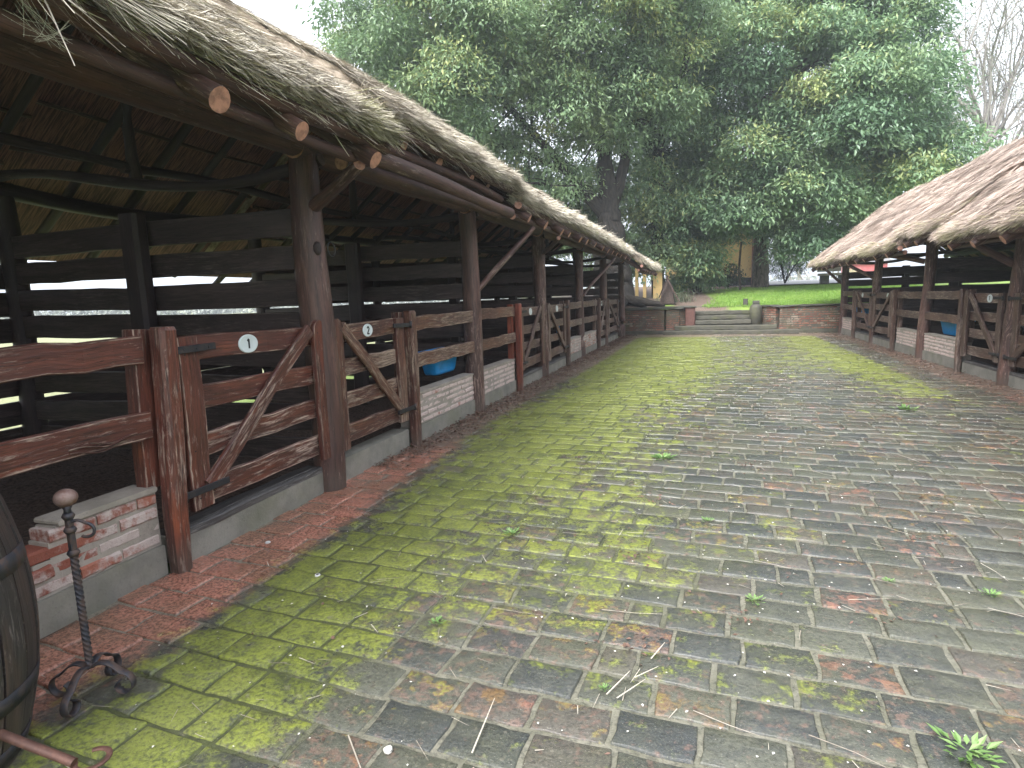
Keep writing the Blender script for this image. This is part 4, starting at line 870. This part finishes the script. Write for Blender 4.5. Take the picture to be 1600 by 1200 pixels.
# ------------------------------------------------------------ background buildings and furniture
o = thing('yellow_house', 'yellow house behind the trees with a dark base band', 'house', (-3, 39, 1.5))
g = G(); box(g, (.0, 41.5, 4.1), (5., 6, 5.2), .02); g.obj('wall', M_yel, o)
g = G(); box(g, (.0, 38.47, 1.95), (4.96, .06, .55), .01); g.obj('base_band', M_dadoe, o)
g = G(); box(g, (2.58, 38.6, 4.1), (.3, .5, 5.2), .01); g.obj('corner_trim', M_trim, o)
g = G()
sweep(g, [(-3, 41.5, 6.7), (3., 41.5, 6.7)], [(-3.4, 0), (3.4, 0), (3.4, .12), (0, 1.9), (-3.4, .12)]); g.obj('roof', M_trim, o)
for x in (-1.6, .2): 
    g = G(); box(g, (x, 38.46, 3.6), (.9, .1, 1.5), .01); f_ = g.obj('window', M_dadoe, o); g = G(); box(g, (x, 38.40, 3.6), (.76, .04, 1.36), .005); g.obj('pane', M_glass, f_)
for x in (-3.1, -2.75): 
    g = G(); box(g, (x, 27.9, 2.0), (.14, .14, 2.2), .02); tag(g.obj('yellow_post', M_yel), 'yellow painted post behind the left garden wall, %s of a pair' % ('left' if x < -3 else 'right'), 'post', 'yellow posts behind the wall')
g = G(); box(g, (-2.2, 28.3, 1.75), (.4, .12, 1.6), .02); tag(g.obj('yellow_wall', M_yel), 'bright yellow wall strip under the far tip of the left roof', 'wall')
o = thing('red_building', 'bright red low building with a pale base far off through the right stable', 'building', (14, 62, 2))
g = G(); box(g, (13.6, 63, 2.8), (2.9, 4, 1.6), .02); g.obj('wall', M_redw, o); g = G(); box(g, (12.5, 60.9, 2.5), (.9, .12, 1.1), .02); g.obj('base_band', plain('sand_plaster', (.4, .33, .22), .8, .2), o)
g = G(); sweep(g, [(11.9, 63, 3.6), (15.3, 63, 3.6)], [(-2.3, 0), (2.3, 0), (0, .8)]); g.obj('roof', M_roof, o)
o = thing('garden_bench', 'cream concrete bench on the lawn left of the right stable', 'bench', (6.1, 35, 1.75)); zb = float(terrain_z(np.array(6.1), np.array(35.)))
g = G(); box(g, (6.2, 34.8, zb+.46), (1.5, .5, .12), .01); g.obj('seat', M_kerbf, o); g = G(); box(g, (6.0, 35.12, zb+.78), (1.1, .1, .34), .01); g.obj('backrest', M_kerbf, o)
for x in (5.75, 6.6): g = G(); box(g, (x, 34.85, zb+.19), (.4, .35, .46), .02); g.obj('leg', M_stone, o)
o = thing('wooden_hutch', 'small dark pointed shelter with a leaning plank above the left garden wall', 'shelter', (-1.5, 24.8, 1.)); g = G()
sweep(g, [(-1.55, 24.7, 1.05), (-1.55, 25.3, 1.05)], [(-.28, 0), (.28, 0), (.2, .65), (0, 1.05), (-.2, .65)]); g.obj('body', M_dark, o)
g = G(); beam(g, (-1.6, 24.5, 2.15), (-1.05, 24.5, 1.1), .035, .16, (0, 1, 0)); g.obj('roof_plank', M_far, o); g = G(); beam(g, (-1.5, 24.5, 2.15), (-1.85, 24.5, 1.3), .035, .16, (0, 1, 0)); g.obj('roof_plank', M_dark, o)
g = G(); beam(g, (-3.02, 21.35, 0), (-3.35, 21.5, 1.25), .16, .03, (0, 1, 0)); beam(g, (-2.9, 21.3, 0.0), (-3.2, 21.75, 1.15), .05, .05, (0, 1, 0)); tag(g.obj('leaning_planks', M_far), 'loose grey planks leaning at the far end of the left stable', 'planks')

# ------------------------------------------------------------ troughs
def trough(label, c, L=.85, W=.42, H=.27):
    g = G(); x, y, z = c
    def ring(l, w, zz, r=.07):
        a = np.arange(32)/32*2*math.pi; ca, sa = np.cos(a), np.sin(a); e = .35
        return np.stack([x+np.sign(ca)*np.abs(ca)**e*w/2, y+np.sign(sa)*np.abs(sa)**e*l/2, np.full(32, zz)], 1)
    R = [ring(L*.72*.05, W*.6*.05, z), ring(L*.72, W*.6, z), ring(L*.78, W*.68, z+.03), ring(L*.93, W*.92, z+H), ring(L*1.02, W*1.04, z+H), ring(L*1.02, W*1.04, z+H+.025), ring(L*.92, W*.9, z+H+.02), ring(L*.74, W*.64, z+.04), ring(.02, .02, z+.035)]
    V = np.concatenate(R); i = np.arange(len(R)-1)[:, None]*32; j = np.arange(32)[None]; j2 = (j+1) % 32
    g.add(V, np.stack([i+j, i+j2, i+32+j2, i+32+j], 2).reshape(-1, 4), None, None, True); tag(g.obj('feed_trough', M_blue, None, c), label, 'trough', 'blue feed troughs')
trough('bright blue plastic trough behind the rails by the second round post', (-3.24, 6.85, .58), .78, .3)
trough('small blue trough in the dark stall beyond gate four', (-3.24, 13.75, .56), .8, .3)
trough('blue trough behind the brown rails of the right stable', (4.52, 13.45, .52), .9, .36)
trough('barely visible blue trough at the far end of the right stable', (4.5, 20.9, .55), .9)

# ------------------------------------------------------------ foreground objects
BC = (-2.46, 1.03)
o = thing('wooden_barrel', 'old dark oak barrel with grey iron hoops cut off by the left edge', 'barrel', (*BC, 0)); H = 1.0
def br(z): return .285+.085*(1-((z-H/2)/(H/2))**2)
g = G(); K = 22; zz = np.linspace(0, H, 16)
for k in range(K):
    a0 = k/K*2*math.pi+.012; a1 = (k+1)/K*2*math.pi-.012; aa = np.linspace(a0, a1, 4); dr = rng.normal(0, .0015)
    R0 = np.array([br(z) for z in zz])[:, None]; V = np.stack([BC[0]+(R0+dr)*np.cos(aa), BC[1]+(R0+dr)*np.sin(aa), np.broadcast_to(zz[:, None], (16, 4))], 2)
    Vi = np.stack([BC[0]+(R0-.022)*np.cos(aa), BC[1]+(R0-.022)*np.sin(aa), np.broadcast_to(zz[:, None], (16, 4))], 2)
    i = np.arange(15)[:, None]*4; j = np.arange(3)[None]; F = np.stack([i+j, i+j+1, i+5+j, i+4+j], 2).reshape(-1, 4)
    off = rng.uniform(0, 30, 3); gcv = np.stack([np.broadcast_to(zz[:, None], (16, 4)), np.broadcast_to(aa*.35, (16, 4)), np.zeros((16, 4))], 2).reshape(-1, 3)+off
    g.add(V.reshape(-1, 3), F, gcv, None, True); g.add(Vi.reshape(-1, 3), F[:, ::-1].copy(), gcv)
    rim = np.concatenate([V[-1], Vi[-1][::-1]]); g.add(rim, np.arange(8)[None].copy())
    for e_ in (0, 3): g.add(np.concatenate([V[:, e_], Vi[:, e_]]), np.array([[q, q+1, 17+q, 16+q] for q in range(15)]))
g.obj('staves', M_barrel, o); g = G(); lathe(g, (*BC, 0), [(.272, H-.05), (0, H-.05)], 30); lathe(g, (*BC, 0), [(.27, .03), (0, .03)], 30); g.obj('head', M_barrel, o)
for z0 in (.02, .22, .66, .90):
    g = G(); hh = .06; lathe(g, (*BC, 0), [(br(z0)+.0, z0), (br(z0)+.0045, z0), (br(z0+hh)+.0045, z0+hh), (br(z0+hh), z0+hh)], 40); g.obj('hoop', M_strap if z0 < .5 else M_iron, o)
# wrought iron stand
SX, SY = -2.26, 1.49
o = thing('iron_stand', 'twisted wrought iron stand with a round copper-brown knob, side hook and four scroll feet', 'stand', (SX, SY, 0))
g = G(); zz = np.linspace(.13, .60, 110); sweep(g, np.stack([np.full(110, SX), np.full(110, SY), zz], 1), rect(.023, .023, .003), (0, 1, 0), False, twist=zz*75); g.obj('twisted_shaft', M_iron, o)
g = G(); sweep(g, [(SX, SY, .60), (SX, SY, .74)], rect(.022, .022, .003), (0, 1, 0))
for z in (.60, .745, .69): lathe(g, (SX, SY, z), [(0, -.012), (.016, -.012), (.022, 0), (.016, .012), (0, .012)], 16)
lathe(g, (SX, SY, .75), [(.0, 0), (.014, .0), (.012, .02), (.018, .035), (0, .04)], 14); g.obj('upper_shaft', M_iron, o)
g = G(); a = np.linspace(0, math.pi, 14); lathe(g, (SX, SY, .815), [(max(.0005, .039*math.sin(x)), -.034*math.cos(x)) for x in a], 24); g.obj('knob', M_ball, o)
g = G(); t = np.linspace(0, 1, 26); hx = np.where(t < .45, t/.45*.055, .055+.033*np.sin((t-.45)/.55*3.6)); hz = np.where(t < .45, .715+.012*np.sin(t/.45*3.), .715-.055*(1-np.cos((t-.45)/.55*3.7))*.5)
dv = np.array([.93, .36]); P = np.stack([SX+dv[0]*hx, SY+dv[1]*hx, hz], 1); sweep(g, P, circ(.006, 8), (-dv[1], dv[0], 0), True); g.obj('hook', M_iron, o)
for k in range(4):
    a = k*math.pi/2+.35; d = np.array([math.cos(a), math.sin(a)]); r_ = []; z_ = []
    t1 = np.linspace(0, 1, 14); r1 = t1*.115; z1 = .13-.025*t1+.03*np.sin(t1*3.1)
    th2 = np.linspace(math.pi/2, -math.pi*1.25, 26); rad = np.linspace(.052, .017, 26); r2 = .115+rad*np.cos(th2)*1.; z2 = .053+rad*np.sin(th2)
    rr = np.concatenate([r1, r2[1:]]); zz = np.concatenate([z1, z2[1:]]); P = np.stack([SX+d[0]*rr, SY+d[1]*rr, zz], 1)
    g = G(); sweep(g, P, rect(.007, .030, .002), (-d[1], d[0], .001), True); V = g.v[0]; g.obj('scroll_foot', M_iron, o)
# rod with horseshoe
o = thing('iron_rod', 'rusty iron rod with a horseshoe end in the bottom left corner', 'rod', (-1.9, 1.08, 0)); g = G(); sweep(g, [(-2.56, 1.02, .30), (-2.25, 1.09, .20), (-1.88, 1.15, .09)], circ(.0145, 12), (0, 0, 1), True); g.obj('rod', M_rust, o)
g = G(); a = np.linspace(-2.5, 2.5, 30); P = np.stack([-1.87+.012+.047*np.cos(a)*1., 1.19+.055*np.sin(a)*.85, np.full(30, .075)], 1); sweep(g, P, rect(.018, .007, .002), (0, 0, 1), True); g.obj('horseshoe', M_rust, o)

# cobweb under the nearest eave
M_petal = plain('pale_petal', (.62, .6, .54), .6, .2)
g = G(); r0 = np.array([-2.18, 1.58, 2.46]); q2 = np.random.default_rng(5)
for k in range(18):
    a = q2.uniform(0, 6.3); p0 = r0+np.array([q2.normal(0, .01), .11*math.cos(a)*q2.uniform(.6, 1.3), .07*math.sin(a)+.02]); p1 = r0+np.array([q2.normal(0, .01), .11*math.cos(a+2.6+q2.normal(0, .5)), .07*math.sin(a+2.6)+.02]); t_ = np.linspace(0, 1, 9)[:, None]
    P = p0+(p1-p0)*t_; P[:, 2] -= .02*np.sin(t_[:, 0]*3.14); sweep(g, P, circ(.0005, 4), (1, 0, 0))
    for b_ in P[1:-1:2]: lathe(g, tuple(b_), [(0, -.0016), (.0016, 0), (0, .0016)], 5)
tag(g.obj('cobweb', M_petal), 'dewy cobweb hanging under the left thatch in the top left corner', 'cobweb')
# ------------------------------------------------------------ litter, weeds, caps
PZ = lambda x, y: .018*(fbm(x*.5, y*.5, 4)-.5)+.003
g = G(); n = 900; y = 1.2+rng.random(n)**1.5*20; x = rng.uniform(-2.8, 4.1, n); a = rng.uniform(0, 6.3, n); a = np.where(rng.random(n) < .6, rng.normal(-.3, .5, n), a); L = rng.uniform(.02, .11, n)*(1+1.0*(rng.random(n) < .08)); W = rng.uniform(.0015, .0035, n)*(1+y*.10)
blades(g, np.stack([x, y, PZ(x, y)+.004], 1), unit(np.stack([np.cos(a), np.sin(a), rng.normal(.02, .05, n)], 1)), np.tile([0, 0, 1.], (n, 1)), L, W, rng.random(n)*.5+.15)
n = 60; y = rng.uniform(1.5, 9, n); x = rng.uniform(-1.5, 3.8, n); a = rng.normal(-.4, .5, n)
blades(g, np.stack([x, y, PZ(x, y)+.008], 1), unit(np.stack([np.cos(a), np.sin(a), rng.normal(.0, .02, n)], 1)), np.tile([0, 0, 1.], (n, 1)), rng.uniform(.15, .33, n), .005, rng.random(n)*.4+.1, curve=rng.normal(0, .006, n))
for (x, y, a, L) in [(-.34, 2.03, 1.15, .17), (-.30, 2.02, .95, .16), (-.25, 2.16, .8, .12), (-.72, 1.62, 1.62, .26), (-.2, 2.3, 1.2, .13), (1.25, 3.1, -.5, .4)]:
    blades(g, np.array([[x, y, .012]]), unit(np.array([[math.cos(a), math.sin(a), .05]])), np.array([[0, 0, 1.]]), L, .0055, np.array([.55]))
tag(g.obj('straw_litter', M_straw), 'loose straw stalks scattered over the bricks', 'straw', kind='stuff')
M_dead = plain('dead_leaf', (.15, .085, .06), .7, .5)
g = G(); n = 2800; y = 1.3+rng.random(n)**.9*19; x = rng.uniform(-2.4, 3.9, n); a = rng.uniform(0, 6.3, n); s_ = rng.uniform(.003, .007, n)*(1+.09*y)
leaves(g, np.stack([x, y, PZ(x, y)+.006], 1), unit(np.stack([np.cos(a), np.sin(a), rng.normal(0, .15, n)], 1)), np.tile([0, 0, 1.], (n, 1)), s_*1.8, s_*1.3, rng.random(n)); tag(g.obj('fallen_petals', M_petal), 'tiny pale flecks and petals scattered on the bricks', 'petals', kind='stuff')
g = G(); n = 5200; y = rng.uniform(4.6, 22, n); x = -2.9+np.abs(rng.normal(0, .20, n)); m2 = rng.random(n) < .2; x = np.where(m2, 4.1-np.abs(rng.normal(0, .3, n)), x); y = np.where(m2 & (y < 8), y+8, y); a = rng.uniform(0, 6.3, n)
leaves(g, np.stack([x, y, PZ(x, y)+rng.uniform(.003, .03, n)], 1), unit(np.stack([np.cos(a), np.sin(a), rng.normal(0, .3, n)], 1)), unit(np.array([0, 0, 1.])+rng.normal(0, .5, (n, 3))), rng.uniform(.02, .06, n), rng.uniform(.01, .03, n), rng.random(n))
n = 620; y = 1.3+rng.random(n)*9; x = rng.uniform(-2.6, 4, n); q_ = rng.integers(0, 14, n); cx_ = rng.uniform(-1.5, 3.5, 14); cy_ = rng.uniform(2.2, 8, 14); k_ = rng.random(n) < .55; x = np.where(k_, cx_[q_]+rng.normal(0, .09, n), x); y = np.where(k_, cy_[q_]+rng.normal(0, .07, n), y); a = rng.uniform(0, 6.3, n); leaves(g, np.stack([x, y, PZ(x, y)+.008], 1), unit(np.stack([np.cos(a), np.sin(a), rng.normal(0, .3, n)], 1)), unit(np.array([0, 0, 1.])+rng.normal(0, .5, (n, 3))), rng.uniform(.012, .035, n), rng.uniform(.006, .02, n), rng.random(n))
tag(g.obj('leaf_litter', M_dead), 'brown dead leaves and debris drifted along the stable walls', 'leaf litter', kind='stuff')
wd = [(.82, 2.08, .075, 'largest weed, bright green, at the bottom right corner of the paving'), (.24, 2.92, .04, 'small weed below the centre right, in a joint between dark bricks'), (.02, 3.93, .035, 'flat pale weed right of the middle of the yard'), (-1.17, 3.42, .05, 'starry pale weed in the mossy bricks'), (-1.19, 2.33, .035, 'little weed in the moss near the orange brick'), (-.37, 5.4, .09, 'yellowish spreading weed patch in the middle of the yard'), (-.35, 2.07, .02, 'tiny weed beside the crossed straws'), (1.32, 3.26, .04, 'weed tuft near the right edge among dark bricks'), (.9, 3.29, .025, 'speck of a weed left of the right-edge tuft'), (2.3, 8.2, .11, 'pale weed patch in the far right of the yard')]
for (x, y, s_, lb) in wd:
    g = G(); n = int(34+rng.integers(0, 20)); a = rng.uniform(0, 6.3, n); r = rng.random(n)*s_*1.0; s_ = s_*.75
    leaves(g, np.stack([x+r*np.cos(a), y+r*np.sin(a), np.full(n, .006)], 1), unit(np.stack([np.cos(a), np.sin(a), rng.uniform(.1, .9, n)], 1)), np.tile([0, 0, 1.], (n, 1)), s_*rng.uniform(.5, 1.1, n), s_*.32, rng.random(n))
    tag(g.obj('weed', M_weed, None, (x, y, 0)), lb, 'weed', 'weeds in the paving joints')
for (x, y, lb) in ((-2.04, 2.6, 'bottle cap with a dark mark on a yellow mossy brick'), (-2.64, 2.91, 'pale bottle cap on red bricks near the sill')):
    g = G(); a = np.arange(42)/42*2*math.pi; rr = .016+.0008*np.cos(21*a)
    V0 = np.stack([x+rr*np.cos(a), y+rr*np.sin(a), np.full(42, .004)], 1); V1 = np.stack([x+.0135*np.cos(a), y+.0135*np.sin(a), np.full(42, .011)], 1); V = np.concatenate([V0, V1])
    g.add(V, np.array([[i, (i+1) % 42, 42+(i+1) % 42, 42+i] for i in range(42)])); g.add(V1, np.arange(42)[None].copy()); o = g.obj('bottle_cap', M_silver, None, (x, y, 0)); tag(o, lb, 'bottle cap', 'dropped bottle caps')
    if x > -2.3:
        g = G(); a = np.arange(20)/20*2*math.pi; g.add(np.stack([x+.008*np.cos(a), y+.008*np.sin(a), np.full(20, .0118)], 1), np.arange(20)[None].copy()); g.obj('mark', M_ink, o)
g = G(); n = 40
for (x, y, s_) in ((-1.0, 1.56, .018), (-1.5, 2.04, .007), (-.72, 2.5, .006)):
    a = np.linspace(0, math.pi, 9); V = G(); lathe(V, (x, y, .008), [(max(.0004, s_*math.sin(q)*(1+.2*math.sin(3*q))), -s_*.35*math.cos(q)) for q in a], 12); g.add(V.v[0]+rng.normal(0, s_*.05, V.v[0].shape), V.f[0], None, None, True)
tag(g.obj('pale_pebbles', M_petal), 'few pale crumbs lying on the dark mossy bricks', 'pebbles', kind='stuff')

# ------------------------------------------------------------ rain-damp air
hz = G(); c_ = (0, 500, 11.); V = np.array([[sx*1000, 600+sy*1000-0, z] for z in (-2.2, 26) for sx, sy in ((-1, -1), (1, -1), (1, 1), (-1, 1))], float)
hz.add(V, [[0, 3, 2, 1], [4, 5, 6, 7], [0, 1, 5, 4], [1, 2, 6, 5], [2, 3, 7, 6], [3, 0, 4, 7]])
hm = bpy.data.materials.new('damp_air'); hm.use_nodes = True; t_ = hm.node_tree; t_.nodes.clear(); ho = t_.nodes.new('ShaderNodeOutputMaterial'); hv = t_.nodes.new('ShaderNodeVolumePrincipled')
hv.inputs['Color'].default_value = (.88, .94, 1, 1); hv.inputs['Density'].default_value = .0018; hv.inputs['Anisotropy'].default_value = .3; t_.links.new(hv.outputs[0], ho.inputs['Volume'])
o = hz.obj('haze', hm); tag(o, kind='stuff', label='thin rain haze in the air', cat='haze')
